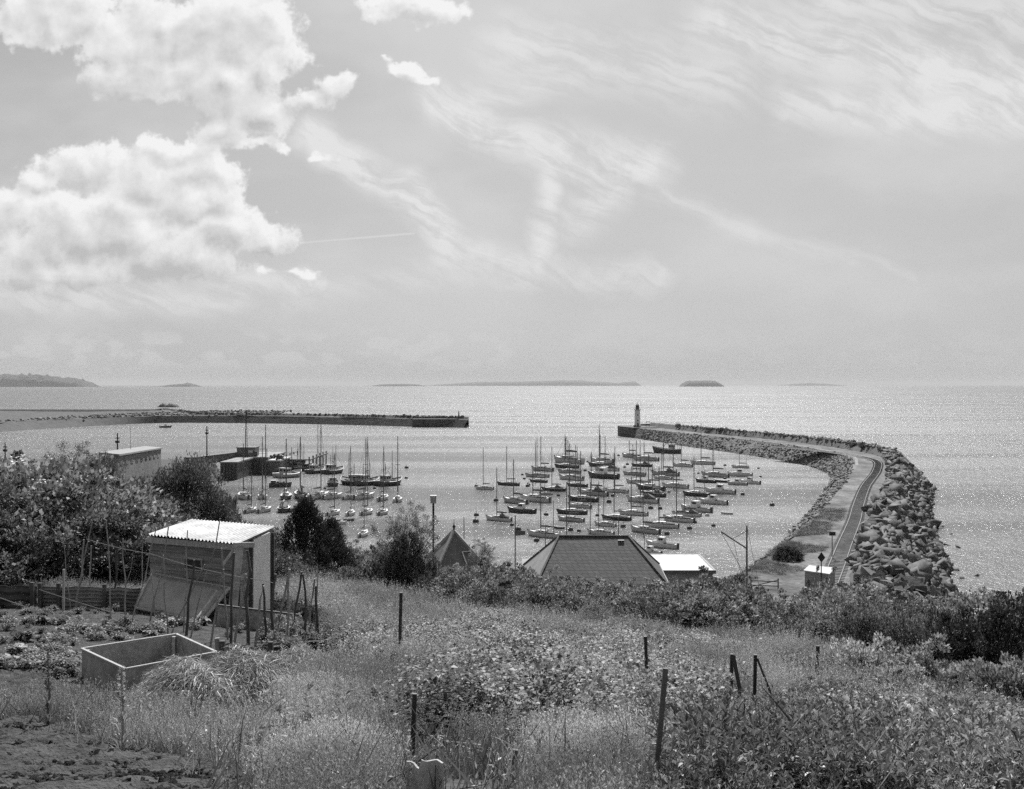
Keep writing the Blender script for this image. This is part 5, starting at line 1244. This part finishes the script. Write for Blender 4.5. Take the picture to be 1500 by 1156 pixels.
# leaning sheets
ln = empty('lean_to_cover', (0, 0, 0), 0, 'polythene covered frame leaning against the front wall of the shed', 'frame')
p1, p2, p3, p4 = D(223, 840, 26.6), D(336, 861, 25.1), D(296, 911, 24.1), D(198, 890, 25.6)
mb = MB(); V = []
for j in range(9):
    for i in range(13):
        q = p1.lerp(p2, i / 12).lerp(p4.lerp(p3, i / 12), j / 8); V.append(q + Vector((0, -.02 - .03 * mn.noise(q * 3), .0)))
mb.add(V, [(j * 13 + i, (j + 1) * 13 + i, (j + 1) * 13 + i + 1, j * 13 + i + 1) for j in range(8) for i in range(12)]); ob = mb.build('sheet', 'polythene', ln, True)
sm = ob.modifiers.new('thick', 'SOLIDIFY'); sm.thickness = .006
MB().bar(p1, p2, .04).bar(p3, p4, .04).bar(p1, p4, .04).bar(p2, p3, .05).bar(D(318, 866, 24.9), D(286, 910, 23.9), .04).build('frame', 'wood_pale', ln)
sd = empty('leaning_board', (0, 0, 0), 0, 'narrow pale board propped against the shed corner', 'board')
MB().bar(D(350, 800, 25.2), D(340, 905, 24.4), .2, .02).build('board', 'ply', sd)
# long raised bed right of shed
rb = empty('raised_bed', (0, 0, 0), 0, 'low dark planked raised bed running right from the shed', 'raised bed')
for a_, b_ in (((318, 895), (448, 908)), ((318, 918), (440, 932))):
    a = G(a_[0], a_[1] + 4); b = G(b_[0], b_[1] + 4); MB().bar(a + Vector((0, 0, .22)), b + Vector((0, 0, .22)), .04, .5).build('board', 'ply' if a_[1] > 900 else 'wood_grey', rb); MB().bar(a + Vector((0, 0, .49)), b + Vector((0, 0, .49)), .06, .03).build('rim', 'wood_dark', rb)
# corrugated fences
def cfence(p, q, h, n_w, m, label, horiz=True, posts=()):
    """a low fence of corrugated sheets laid on their sides between two ground points"""
    root = empty('corrugated_fence', p, 0, label, 'fence')
    a = p.copy(); b = q.copy(); a2 = a + Vector((0, 0, h)); b2 = b + Vector((0, 0, h))
    V = []; k_ = n_w * 6; d_ = (b - a); nn_ = Vector((d_.y, -d_.x, 0)).normalized()
    cols = 14
    for i in range(cols + 1):
        for j in range(k_ + 1):
            q_ = a.lerp(b, i / cols).lerp(a2.lerp(b2, i / cols), j / k_); V.append(q_ + nn_ * (.03 * math.sin(j / 6 * 6.283) + .03 * mn.noise(q_ * .8)) + Vector((0, 0, .05 * mn.noise(Vector((i * .5, 3, 1))) * (j / k_))) - p)
    MB().add(V, [(i * (k_ + 1) + j, (i + 1) * (k_ + 1) + j, (i + 1) * (k_ + 1) + j + 1, i * (k_ + 1) + j + 1) for i in range(cols) for j in range(k_)]).build('sheet', m, root, True).modifiers.new('t', 'SOLIDIFY').thickness = .005
    for f_ in posts: q_ = a.lerp(b, f_) + nn_ * .07 - p; MB().bar(q_ - Vector((0, 0, .3)), q_ + Vector((0, 0, h + .1)), .08).build('post', 'wood_dark', root)
    return root
cfence(G(-60, 890), G(54, 892), .55, 3, 'wood_dark', 'dark end panel of the low fence at the left edge', posts=(.95,))
cfence(G(57, 893), G(206, 896), .55, 6, 'corrugated', 'low fence of corrugated sheets laid sideways behind the vegetable plot', posts=(.02, .2, .65))
cfence(G(322, 978), G(400, 974), .3, 3, 'wood_grey', 'short plank edging right of the cold frame', posts=(0, .9))
cfence(G(385, 972), G(510, 953), .32, 4, 'corrugated_rust', 'rusty corrugated edging strip at the corner of the plot', posts=(.98, .3))
# poles and canes: crop coordinates (x, y) / 2.885 + (0, 730)
def cp(x, y): return x / 2.885, 730 + y / 2.885
CN = [((412, 0), (318, 430), .014), ((385, 200), (385, 455), .018), ((447, 90), (470, 540), .013), ((497, 178), (478, 465), .024), ((520, 170), (530, 520), .014), ((605, 170), (600, 400), .018), ((660, 130), (545, 545), .012), ((712, 120), (628, 520), .016),
      ((690, 240), (712, 575), .014), ((793, 135), (775, 565), .013), ((820, 260), (785, 575), .025), ((930, 85), (800, 585), .013), ((935, 210), (965, 605), .018), ((865, 280), (715, 565), .013), ((990, 230), (975, 625), .024), ((945, 300), (885, 635), .018),
      ((1045, 220), (1050, 630), .03), ((1115, 370), (1075, 635), .022), ((1110, 360), (1130, 625), .024), ((1165, 320), (1150, 645), .026), ((1225, 300), (1155, 645), .022), ((1222, 300), (1212, 640), .022), ((1275, 310), (1230, 625), .024), ((1280, 320), (1290, 640), .024),
      ((1330, 340), (1300, 605), .022), ((1335, 370), (1345, 612), .028), ((1040, 320), (985, 635), .022), ((270, 190), (300, 470), .011), ((355, 175), (318, 470), .022), ((1340, 290), (1330, 610), .014), ((640, 320), (655, 500), .013), ((560, 250), (520, 470), .012)]
cg = 'bean poles standing round the shed'
for k, ((x0, y0), (x1, y1), r_) in enumerate(CN):
    a = cp(x0, y0); b = cp(x1, y1); g = G(b[0], b[1] + 3); t = D(a[0], a[1], g.y - random.uniform(0, .5)); o = bpy.data.objects.new('bean_pole', None)
    dl = t - g; midp = dl * .5 + Vector((random.gauss(0, .03), random.gauss(0, .02), 0)); st_ = MB().tube([(0, 0, -.1), dl * .25 + midp * .02, midp, dl * .78 + Vector((random.gauss(0, .02), 0, 0)), dl], r_ * 1.2, 6, r_ * .8).build('bean_pole', 'stick' if r_ < .023 else 'wood_dark', None, loc=g)
    side = 'left of the shed door' if a[0] < 340 else 'right of the shed'
    lean = 'leaning right' if t.x - g.x > .15 else 'leaning left' if t.x - g.x < -.15 else 'upright'
    tag(st_, '%s %s bean pole, %s from the left of all the poles' % ('thick dark' if r_ >= .023 else 'thin crooked', lean, 'number %d counted' % (k + 1)), 'bean pole', cg)
bps = sorted([o for o in C.objects if o.name.startswith('bean_pole')], key=lambda o: (o.location.x / o.location.y))
NUM = ORD + ['sixteenth', 'seventeenth', 'eighteenth', 'nineteenth', 'twentieth', 'twenty first', 'twenty second', 'twenty third', 'twenty fourth', 'twenty fifth', 'twenty sixth', 'twenty seventh', 'twenty eighth', 'twenty ninth', 'thirtieth', 'thirty first', 'thirty second', 'thirty third']
for i, o in enumerate(bps): o['label'] = o['label'].split(', ')[0] + ', its foot the %s from the left' % NUM[i]
def stake(px0, py0, px1, py1, w, m, label, name='stake', cat='stake', round_=False, Y=None, group=None, dY=0):
    if name in ('iron_post', 'wooden_post') and Y is None: k_ = 45 if py1 < 1100 else 20; px1 += (px1 - px0) / (py1 - py0) * k_; py1 += k_
    g = G(px1, py1) if Y is None else D(px1, py1, Y); t = D(px0, py0, g.y + dY); dl = t - g
    if name in ('iron_post', 'wooden_post'): w = WPX.get((px0, py0), 4.5) / F * g.y
    mb = MB(); (mb.tube([Vector((0, 0, 0)) - dl.normalized() * .25, dl * .5, dl], w / 2, 7) if round_ else mb.bar(Vector((0, 0, 0)) - dl.normalized() * .25, dl, w)); return tag(mb.build(name, m, None, loc=g), label, cat, group)
WPX = {(607.5, 1016): 6.5, (975, 979): 7, (755.5, 1098): 7, (587.5, 868): 4.5, (945.5, 932): 4.5, (1072, 958): 4.5, (1106.5, 959): 4.5, (1351.5, 1030): 5, (1464, 1136): 14, (1349.5, 982): 3, (1089, 1100): 5}
stake(*cp(1215, 530), *cp(1215, 642), .06, 'paint_white', 'short white stake among the bean poles right of the shed')
stake(*cp(270, 300), *cp(268, 490), .045, 'stick_pale', 'pale slim stake in front of the corrugated fence')
stake(*cp(180, 570), *cp(270, 705), .025, 'stick_pale', 'thin bent stick leaning over the potato rows', round_=True)
stake(*cp(70, 540), *cp(30, 590), .02, 'stick', 'short thin stick leaning at the left edge of the potato rows', round_=True)
stake(*cp(918, 590), *cp(930, 715), .07, 'wood_grey', 'grey wooden post at the right corner of the cold frame', 'post', 'post')
# meadow posts
stake(607.5, 1016, 603.5, 1125, .026, 'iron_dark', 'short black iron post standing above the broken asbestos sheet', 'iron_post', 'post')
stake(975, 979, 957, 1175, .022, 'timber', 'tall leaning grey wooden post in the near grass', 'wooden_post', 'post')
stake(755.5, 1098, 748, 1162, .026, 'timber', 'short wooden post cut by the bottom edge', 'wooden_post', 'post')
stake(587.5, 868, 585.5, 952, .07, 'iron_dark', 'black iron post in the long grass right of the plot', 'iron_post', 'post')
stake(945.5, 932, 948, 1008, .07, 'iron_dark', 'black iron post behind the bramble patch', 'iron_post', 'post')
stake(1072, 958, 1071, 1018, .075, 'iron_dark', 'left upright of the two black posts with diagonal braces', 'iron_post', 'post')
stake(1106.5, 959, 1105, 1035, .07, 'iron_dark', 'right upright of the two black posts with diagonal braces', 'iron_post', 'post')
g1 = G(1105, 1078)
MBb = MB().bar(Vector(), D(1074, 960, g1.y + .25) - (g1 + Vector((-.05, 0, 0))), .035, .02); tag(MBb.build('brace_bar', 'iron_dark', None, loc=g1 + Vector((-.05, 0, 0))), 'black diagonal brace running down between the two black posts', 'brace')
g2 = G(1152, 1071); MBb = MB().bar(Vector(), D(1109, 964, g2.y) - g2, .03, .02); tag(MBb.build('brace_bar', 'iron_dark', None, loc=g2), 'black diagonal brace falling away right of the two posts', 'brace')
stake(1349.5, 982, 1349.5, 1035, .05, 'timber', 'thin grey stake by the pale bushes at right', 'wooden_post', 'post', Y=15.5)
stake(1351.5, 1030, 1351, 1078, .055, 'iron_dark', 'short black post among the weeds at right', 'iron_post', 'post')
stake(1089, 1100, 1086, 1165, .03, 'stick_pale', 'pale weathered stake low among the narrow leaved weeds', 'wooden_post', 'post')
stake(1464, 1136, 1482, 1200, .06, 'wood_dark', 'dark sawn post leaning in at the bottom right corner', 'wooden_post', 'post', Y=5.5)
stake(1198, 946, 1197, 976, .05, 'iron_dark', 'small iron stake inside the wire hoop', 'iron_post', 'post')
g = G(1182, 978); hw = (1213 - 1182) / F * g.y
tag(MB().tube([(0, 0, 0)] + [(hw / 2 - hw / 2 * math.cos(t), 0, .25 + .3 * math.sin(t)) for t in np.linspace(0, math.pi, 9)] + [(hw, 0, 0)], .015, 5).build('wire_hoop', 'iron_dark', None, loc=g), 'thin arched wire hoop at the edge of the dark bushes', 'hoop')
# leaning canes at right
stake(1420, 1000, 1402, 1035, .03, 'stick_pale', 'pale cane leaning in the dark hollow at right', 'cane', 'cane', True)
# broken sheet bottom
g = D(622, 1160, 3.7); w = (647 - 596) / F * 3.7; V = []; k_ = 24; zt = [D(0, 0, 1)] 
top = [1117, 1118, 1120, 1124, 1125, 1111, 1113, 1115, 1116, 1116, 1115, 1116, 1117]
for i in range(k_ + 1):
    x = -w / 2 + w * i / k_; ty = np.interp(i / k_ * 12, range(13), top); yb = .015 * math.sin(i / k_ * 2 * math.pi * 1.5 + .6)
    for z in (-.35, 0, (1160 - ty) / F * 3.7 * .5, (1160 - ty) / F * 3.7): V.append((x, yb, z))
ob = MB().add(V, [(i * 4 + j, (i + 1) * 4 + j, (i + 1) * 4 + j + 1, i * 4 + j + 1) for i in range(k_) for j in range(3)]).build('broken_sheet', 'asbestos', None, False, loc=g); ob.modifiers.new('t', 'SOLIDIFY').thickness = .008
tag(ob, 'broken pale corrugated sheet with a jagged top standing at the bottom edge', 'sheet')
# strings and wires
def sag(p, q, s_, r_, m, label, name='wire', n_=14):
    pts_ = [p.lerp(q, i / n_) - Vector((0, 0, 4 * s_ * (i / n_) * (1 - i / n_))) for i in range(n_ + 1)]
    return tag(MB().tube([v_ - p for v_ in pts_], r_, 4).build(name, m, None, loc=p), label, name.split('_')[-1])
def at(x, y, Y): a = cp(x, y); return D(a[0], a[1], Y)
sag(at(365, 172, 24.5), at(640, 235, 24), .03, .007, 'string', 'white string from the tall canes to the shed front', 'string')
sag(at(640, 235, 24), at(1100, 345, 22.6), .06, .007, 'string', 'white string sagging across the front of the shed', 'string')
sag(at(1100, 345, 22.6), at(1340, 380, 22.8), .03, .008, 'string', 'white knotted string along the poles right of the shed', 'string')
sag(at(165, 385, 21), at(745, 555, 19.5), .03, .006, 'string', 'string from the fence post toward the cold frame', 'string')
sag(at(0, 420, 18), at(620, 590, 18), .06, .007, 'string', 'lower white string running over the vegetable rows', 'string')
sag(D(607, 1046, G(604, 1109).y), D(1089, 1106, 7.4), .12, .0045, 'string', 'fence wire running from the black iron post to the pale stake', 'wire')
sag(D(945.5, 936, 24), D(700, 927, 33), .1, .006, 'string', 'thin wire behind the bramble patch', 'wire')
# hay heap
g = G(345, 1040); r = np.random.default_rng(12); n = 9000
def heap(cx, cy, rx, ry, h, n, seed, label, matn='hay_strand'):
    r = np.random.default_rng(seed); u = r.uniform(-1, 1, (n * 2, 2)); u = u[(u ** 2).sum(1) < 1][:n]; n = len(u)
    zt = h * (1 - (u ** 2).sum(1)) ** .7 * (1 + .25 * np.sin(u[:, 0] * 7 + u[:, 1] * 5)); X = cx + u[:, 0] * rx; Y = cy + u[:, 1] * ry
    c = np.stack([X, Y, hgt(X, Y) + zt * r.uniform(.75, 1.05, n)], 1); ax = np.stack([u[:, 0] + r.normal(0, .8, n), u[:, 1] + r.normal(0, .8, n), r.normal(-.1, .35, n)], 1)
    V, Fq = leaves(c, ax, r.uniform(.08, .26, n), .009, None, .4, .3); V2 = V
    root = empty('hay_heap', (cx, cy, Hh(cx, cy)), 0, label, 'hay heap'); me = mesh_only('loose_strands', V - np.array(root.location), Fq, matn); o = bpy.data.objects.new('loose_strands', me); C.objects.link(o); o.parent = root
    rr_ = np.linspace(0, 1, 9); th = np.linspace(0, 2 * math.pi, 25); A, B = np.meshgrid(rr_, th); XX = cx + A * np.cos(B) * rx * .97; YY = cy + A * np.sin(B) * ry * .97; Z = hgt(XX, YY) + h * .86 * np.clip(1 - A ** 2, 0, 1) ** .7 * (1 + .2 * np.sin(A * np.cos(B) * 7 + A * np.sin(B) * 5)) - .03
    o = grid_mesh('core', XX - root.location.x, YY - root.location.y, Z - root.location.z, 'soil'); o.parent = root
    return root
heap(g.x - .15, g.y + .2, .95, 1.0, .5, 20000, 12, 'heap of cut grass and weeds lying in front of the cold frame')
g = G(430, 1000); heap(g.x, g.y, .75, .9, .42, 12000, 14, 'smaller heap of dry cut grass by the corner of the plot')
# tall pale plants beside the dug soil
def mullein(px, pyb, pyt, label, seed):
    g = G(px, pyb); h = (pyb - pyt) / F * g.y; r = np.random.default_rng(seed); root = empty('mullein_plant', g, 0, label, 'plant')
    n = 60; t = r.uniform(0, .75, n) ** 1.3; az = r.uniform(0, 6.28, n); p = np.stack([.01 * np.cos(az), .01 * np.sin(az), h * t], 1); s_ = (1 - t) * .9 + .15
    ax = np.stack([np.cos(az), np.sin(az), 1.7 + r.normal(0, .3, n)], 1); V, Fq = leaves(p, ax, .15 * s_ * h / .6, .022 * s_ * h / .6, np.tile([0, 0, 1.0], (n, 1)), .3, .2)
    o = bpy.data.objects.new('leaves', mesh_only('leaves', V, Fq, 'leaf_pale')); C.objects.link(o); o.parent = root
    MB().tube([(0, 0, -.05), (.01, 0, h * .5), (0, 0, h)], .007, 6, .005).build('stem', 'leaf_pale', root)
    n = 150; t = r.uniform(.62, 1.0, n); az = r.uniform(0, 6.28, n); p = np.stack([.008 * np.cos(az), .008 * np.sin(az), h * t], 1); V, Fq = leaves(p, np.stack([np.cos(az), np.sin(az), np.full(n, .5)], 1), .018, .012)
    o = bpy.data.objects.new('flower_spike', mesh_only('spike', V, Fq, 'leaf_pale')); C.objects.link(o); o.parent = root
mullein(70, 1085, 960, 'tall pale leaved stalk growing at the edge of the dug soil', 1)
mullein(178, 1118, 978, 'tall pale stalk directly below the cold frame corner', 2)
# white umbel flowers
for k, (px, py, Y) in enumerate([(998, 1030, 13), (93, 905 - 20, 28)]):
    g = D(px, py, Y); root = empty('umbel_flower', (g.x, g.y, Hh(g.x, g.y)), 0, ['white flower head standing right of the leaning wooden post', 'white flower by the vegetable plot'][k], 'flower'); h = g.z - root.location.z
    r = np.random.default_rng(k); n = 60; p = np.stack([r.normal(0, .04, n), r.normal(0, .04, n), h + r.normal(0, .012, n)], 1); V, Fq = leaves(p, r.normal(size=(n, 3)), .03, .03, np.tile([0, 0, 1.0], (n, 1))); o = bpy.data.objects.new('flower_head', mesh_only('fh', V, Fq, 'flower')); C.objects.link(o); o.parent = root; MB().tube([(0, 0, 0), (0, 0, h)], .006, 4).build('stem', 'grass', root)

# ================================================================== LIGHT, SKY, AIR, CAMERA
SUN_EL, SUN_AZ = R(46), R(6)     # azimuth from the view axis (+Y) towards +X
sl_ = bpy.data.lights.new('sun', 'SUN'); sl_.energy = 4.3; sl_.angle = R(.55); sl_.color = (1, .99, .975)
so_ = bpy.data.objects.new('sun', sl_); C.objects.link(so_)
sd_ = Vector((math.sin(SUN_AZ) * math.cos(SUN_EL), math.cos(SUN_AZ) * math.cos(SUN_EL), math.sin(SUN_EL)))
so_.rotation_euler = sd_.to_track_quat('Z', 'Y').to_euler()
sl_.color = (1, 1, 1)
W = bpy.data.worlds.new('World'); S.world = W; W.use_nodes = True; E.nt = W.node_tree; nt = W.node_tree
bg = nt.nodes['Background']; bg.inputs['Strength'].default_value = .1
sky = nt.nodes.new('ShaderNodeTexSky'); sky.sky_type = 'NISHITA'; sky.sun_disc = False; sky.sun_elevation = SUN_EL; sky.sun_rotation = SUN_AZ; sky.altitude = 30; sky.air_density = 1.0; sky.dust_density = 2.5
bw = nt.nodes.new('ShaderNodeRGBToBW'); nt.links.new(sky.outputs[0], bw.inputs[0]); base = E(bw.outputs[0])
dx, dy, dz = xyz(obj_coord('Generated'))
yy = E.m('MAXIMUM', E.m('ABSOLUTE', dy), .03)
u = dx / yy * F; v = dz / yy * F
PP = vec3(u, v, 0.0)
E.dim = '2D'
base = E.m('POWER', base * .1, .5) * 4.5           # flatten the strong gradient of the panchromatic sky
# cumulus
ELL = [(90, 30, 120, 52), (240, 50, 170, 62), (345, 45, 95, 80), (405, 85, 46, 44), (330, 130, 100, 52), (385, 165, 60, 30), (488, 130, 34, 26), (470, 150, 40, 20), (205, 110, 80, 40), (330, 195, 85, 26), (385, 212, 50, 14), (265, 215, 60, 22),
       (135, 248, 95, 44), (70, 268, 60, 26), (225, 262, 100, 48), (300, 250, 60, 34), (150, 330, 150, 60), (25, 310, 60, 40), (60, 365, 90, 46), (330, 335, 95, 40), (395, 350, 46, 28), (250, 375, 130, 44), (90, 400, 120, 30), (430, 405, 60, 10), (320, 290, 50, 44), (285, 302, 70, 34), (270, 108, 70, 44), (215, 300, 60, 30),
       (600, 12, 90, 22), (597, 105, 38, 18), (570, 92, 16, 12), (625, 120, 24, 10), (470, 230, 30, 10)]
g = bpy.data.node_groups.new('cumulus_field', 'ShaderNodeTree'); g.interface.new_socket('P', in_out='INPUT', socket_type='NodeSocketVector'); g.interface.new_socket('D', in_out='OUTPUT', socket_type='NodeSocketFloat'); g.interface.new_socket('S', in_out='OUTPUT', socket_type='NodeSocketFloat')
E.nt = g; gi = g.nodes.new('NodeGroupInput'); go = g.nodes.new('NodeGroupOutput'); p_ = E(gi.outputs[0])
wc = E.noise(p_, .012, 4, .6, col=True)
pw_ = E.vm('ADD', p_, E.vm('MULTIPLY', E.vm('SUBTRACT', wc, (.5, .5, .5)), (70, 55, 0)))
acc = None
for cx, cy, rx, ry in ELL:
    q = E.vm('MULTIPLY_ADD', pw_, (1 / rx, 1 / ry, 0), (-(cx - 750) / rx, -(HZ - cy) / ry, 0)); L_ = E.vm('LENGTH', q, out=1)
    L_ = (L_ - 1.0) * (min(rx, ry) ** .5 / 7)
    if acc is None: acc = L_
    else:
        n = g.nodes.new('ShaderNodeMath'); n.operation = 'SMOOTH_MIN'; g.links.new(acc.v, n.inputs[0]); g.links.new(L_.v, n.inputs[1]); n.inputs[2].default_value = .25; acc = E(n.outputs[0])
b1 = E.voro(pw_, .021, 'SMOOTH_F1'); n3 = E.noise(p_, .034, 6, .6)
D_f = E.m('MINIMUM', acc * -1.0, .75) + (.42 - b1) * .5 + (n3 - .5) * .85
g.links.new(D_f.v, go.inputs[0]); g.links.new((E.m('MINIMUM', acc * -1.0, .7) * .8 + (.42 - b1) * .8 + (E.noise(p_, .022, 3, .5) - .5) * .7 + (n3 - .5) * .12).v, go.inputs[1]); E.nt = nt
def field(P_):
    n = nt.nodes.new('ShaderNodeGroup'); n.node_tree = g; nt.links.new(P_.v, n.inputs[0]); return E(n.outputs[0]), E(n.outputs[1])
wc_ = E.noise(PP, .013, 3, .55, col=True); (f0, s0), (f1, s1) = field(PP), field(E.vm('ADD', PP, (9, 15, 0)))
mask = f0.smooth(.0, .3); front = dy.smooth(0, .1)
lit = (s0 - s1) * .72 + (f0 - f1) * .42 + s0.smooth(.1, 1.1, .78, .3)
edge = f0.smooth(.02, .6, .2, -.12)
under = (v + xyz(wc_)[0] * 60).smooth(285, 190, 0, .28) * (v + 30.0).smooth(120, 170) + (v + xyz(wc_)[0] * 60).smooth(500, 430, 0, .2) * v.smooth(350, 400)
lit = E.m('MINIMUM', E.m('MAXIMUM', lit - under, .04), 1.0)
cum = E.mix(lit, 3.8, 6.9)
# cirrus
def seg(x0, y0, x1, y1, w, P_):
    a = (x0 - 750, HZ - y0); b = (x1 - 750, HZ - y1); L2 = (b[0] - a[0]) ** 2 + (b[1] - a[1]) ** 2
    r_ = E.vm('SUBTRACT', P_, (a[0], a[1], 0)); t = E.vm('DOT_PRODUCT', r_, ((b[0] - a[0]) / L2, (b[1] - a[1]) / L2, 0), out=1); t = E.m('MULTIPLY', t, 1.0, clamp=True)
    q = E.vm('SCALE', (b[0] - a[0], b[1] - a[1], 0)); nt.links.new(t.v, q.v.node.inputs['Scale'])
    return E.vm('LENGTH', E.vm('SUBTRACT', r_, q), out=1) / w
wc2 = E.noise(PP, .006, 4, .55, col=True); pc = E.vm('ADD', PP, E.vm('MULTIPLY', E.vm('SUBTRACT', wc2, (.5, .5, .5)), (64, 56, 0)))
cir = None
for x0, y0, x1, y1, w, amp in [(450, 195, 590, 275, 34, .9), (590, 275, 660, 370, 38, 1.0), (650, 360, 760, 400, 36, .8), (640, 150, 800, 225, 44, .8), (800, 225, 960, 240, 50, .85), (930, 250, 830, 320, 46, .6), (800, 225, 778, 395, 24, .8), (780, 390, 960, 410, 30, .6), (960, 275, 1110, 345, 26, .42), (1110, 345, 1250, 385, 20, .3), (0, 432, 330, 440, 34, .6), (300, 420, 470, 412, 16, .6),
                          (760, 60, 1050, 120, 70, .55), (1050, 40, 1500, 120, 70, .75), (1150, 150, 1500, 170, 45, .6), (700, 140, 840, 110, 40, .45), (420, 440, 700, 400, 30, .3), (1200, 0, 1500, 30, 60, .6), (330, 410, 480, 420, 16, .7), (1250, 380, 1330, 400, 10, .2)]:
    s_ = seg(x0, y0, x1, y1, w, pc).smooth(0, 1.25, amp, 0); cir = s_ if cir is None else E.m('MAXIMUM', cir, s_)
rotv = nt.nodes.new('ShaderNodeVectorRotate'); rotv.rotation_type = 'Z_AXIS'; rotv.inputs['Angle'].default_value = R(24); nt.links.new(pc.v, rotv.inputs['Vector'])
fib = E.noise(E.vm('MULTIPLY', E(rotv.outputs[0]), (.006, .05, 0)), 1.0, 6, .62); fib2 = E.noise(pc, .02, 6, .65)
veil = E.noise(E.vm('MULTIPLY', pc, (.0022, .005, 0)), 1.0, 4, .55).smooth(.35, .7, 0, .35)
cirm = E.m('MINIMUM', cir * (fib * 1.0 + fib2 * .5).smooth(.5, .95, .2, 1.3) + veil, 1.0)
con = seg(440, 356, 606, 342, 2.2, PP).smooth(.2, 1.2, .5, 0)
cirm = E.m('MAXIMUM', cirm, con)
# distant cloud bank low over the horizon
hb1 = E.noise(E.vm('MULTIPLY', PP, (.011, .026, 0)), 1.0, 6, .6); hb2 = E.voro(E.vm('MULTIPLY', PP, (.03, .05, 0)), 1.0, 'SMOOTH_F1')
bandc = v.smooth(12, 45) * v.smooth(95, 60); bk = ((hb1 - .47) * 4 + (.4 - hb2) * 1.1).smooth(0, .5) * bandc * u.smooth(250, -100, .35, 1.0) * .55
skyc = E.mix(cirm * front * v.smooth(5, 60) * .95, base, 5.95)
skyc = E.mix(bk * front, skyc, 5.4)
hz_ = v.smooth(260, 0); skyc = E.mix(hz_ * .6 * front, skyc, 4.3)
skyc = E.mix(mask * front, skyc, cum)
nt.links.new(skyc.v, bg.inputs['Color'])
W.cycles.sampling_method = 'MANUAL'; W.cycles.sample_map_resolution = 512

# air
hzm = bpy.data.materials.new('haze_air'); hzm.use_nodes = True; n_ = hzm.node_tree; n_.nodes.remove(n_.nodes['Principled BSDF'])
pv = n_.nodes.new('ShaderNodeVolumePrincipled'); pv.inputs['Color'].default_value = (.92, .92, .92, 1); pv.inputs['Density'].default_value = 2.8e-5; pv.inputs['Anisotropy'].default_value = 0; n_.links.new(pv.outputs[0], n_.nodes['Material Output'].inputs['Volume']); MATS['haze_air'] = hzm
hz0 = MB().box(-95000, 95000, -4000, 95000, -6, 230).build('haze', 'haze_air'); tag(hz0, 'thin sea haze', kind='stuff')

cam = bpy.data.cameras.new('camera'); co = bpy.data.objects.new('camera', cam); C.objects.link(co); S.camera = co
co.location = (0, 0, CZ); co.rotation_euler = (R(90), 0, 0); cam.sensor_width = 36; cam.lens = 36 * F / 1500; cam.shift_y = -(578 - HZ) / 1500
cam.clip_start = .1; cam.clip_end = 300000
S.view_settings.view_transform = 'Standard'; S.view_settings.look = 'None'; S.view_settings.exposure = .4; S.view_settings.gamma = 1
cy = S.cycles; cy.max_bounces = 6; cy.diffuse_bounces = 3; cy.glossy_bounces = 3; cy.transmission_bounces = 3; cy.volume_bounces = 0; cy.transparent_max_bounces = 4
cy.use_denoising = False; cy.sample_clamp_indirect = 4.0; cy.use_adaptive_sampling = True; cy.adaptive_threshold = .03
# boats that no copy used (none should be left at the origin)
for o in list(C.objects):
    if o.type == 'EMPTY' and 'label' not in o and o.parent is None:
        for ch in list(o.children_recursive): bpy.data.objects.remove(ch)
        bpy.data.objects.remove(o)
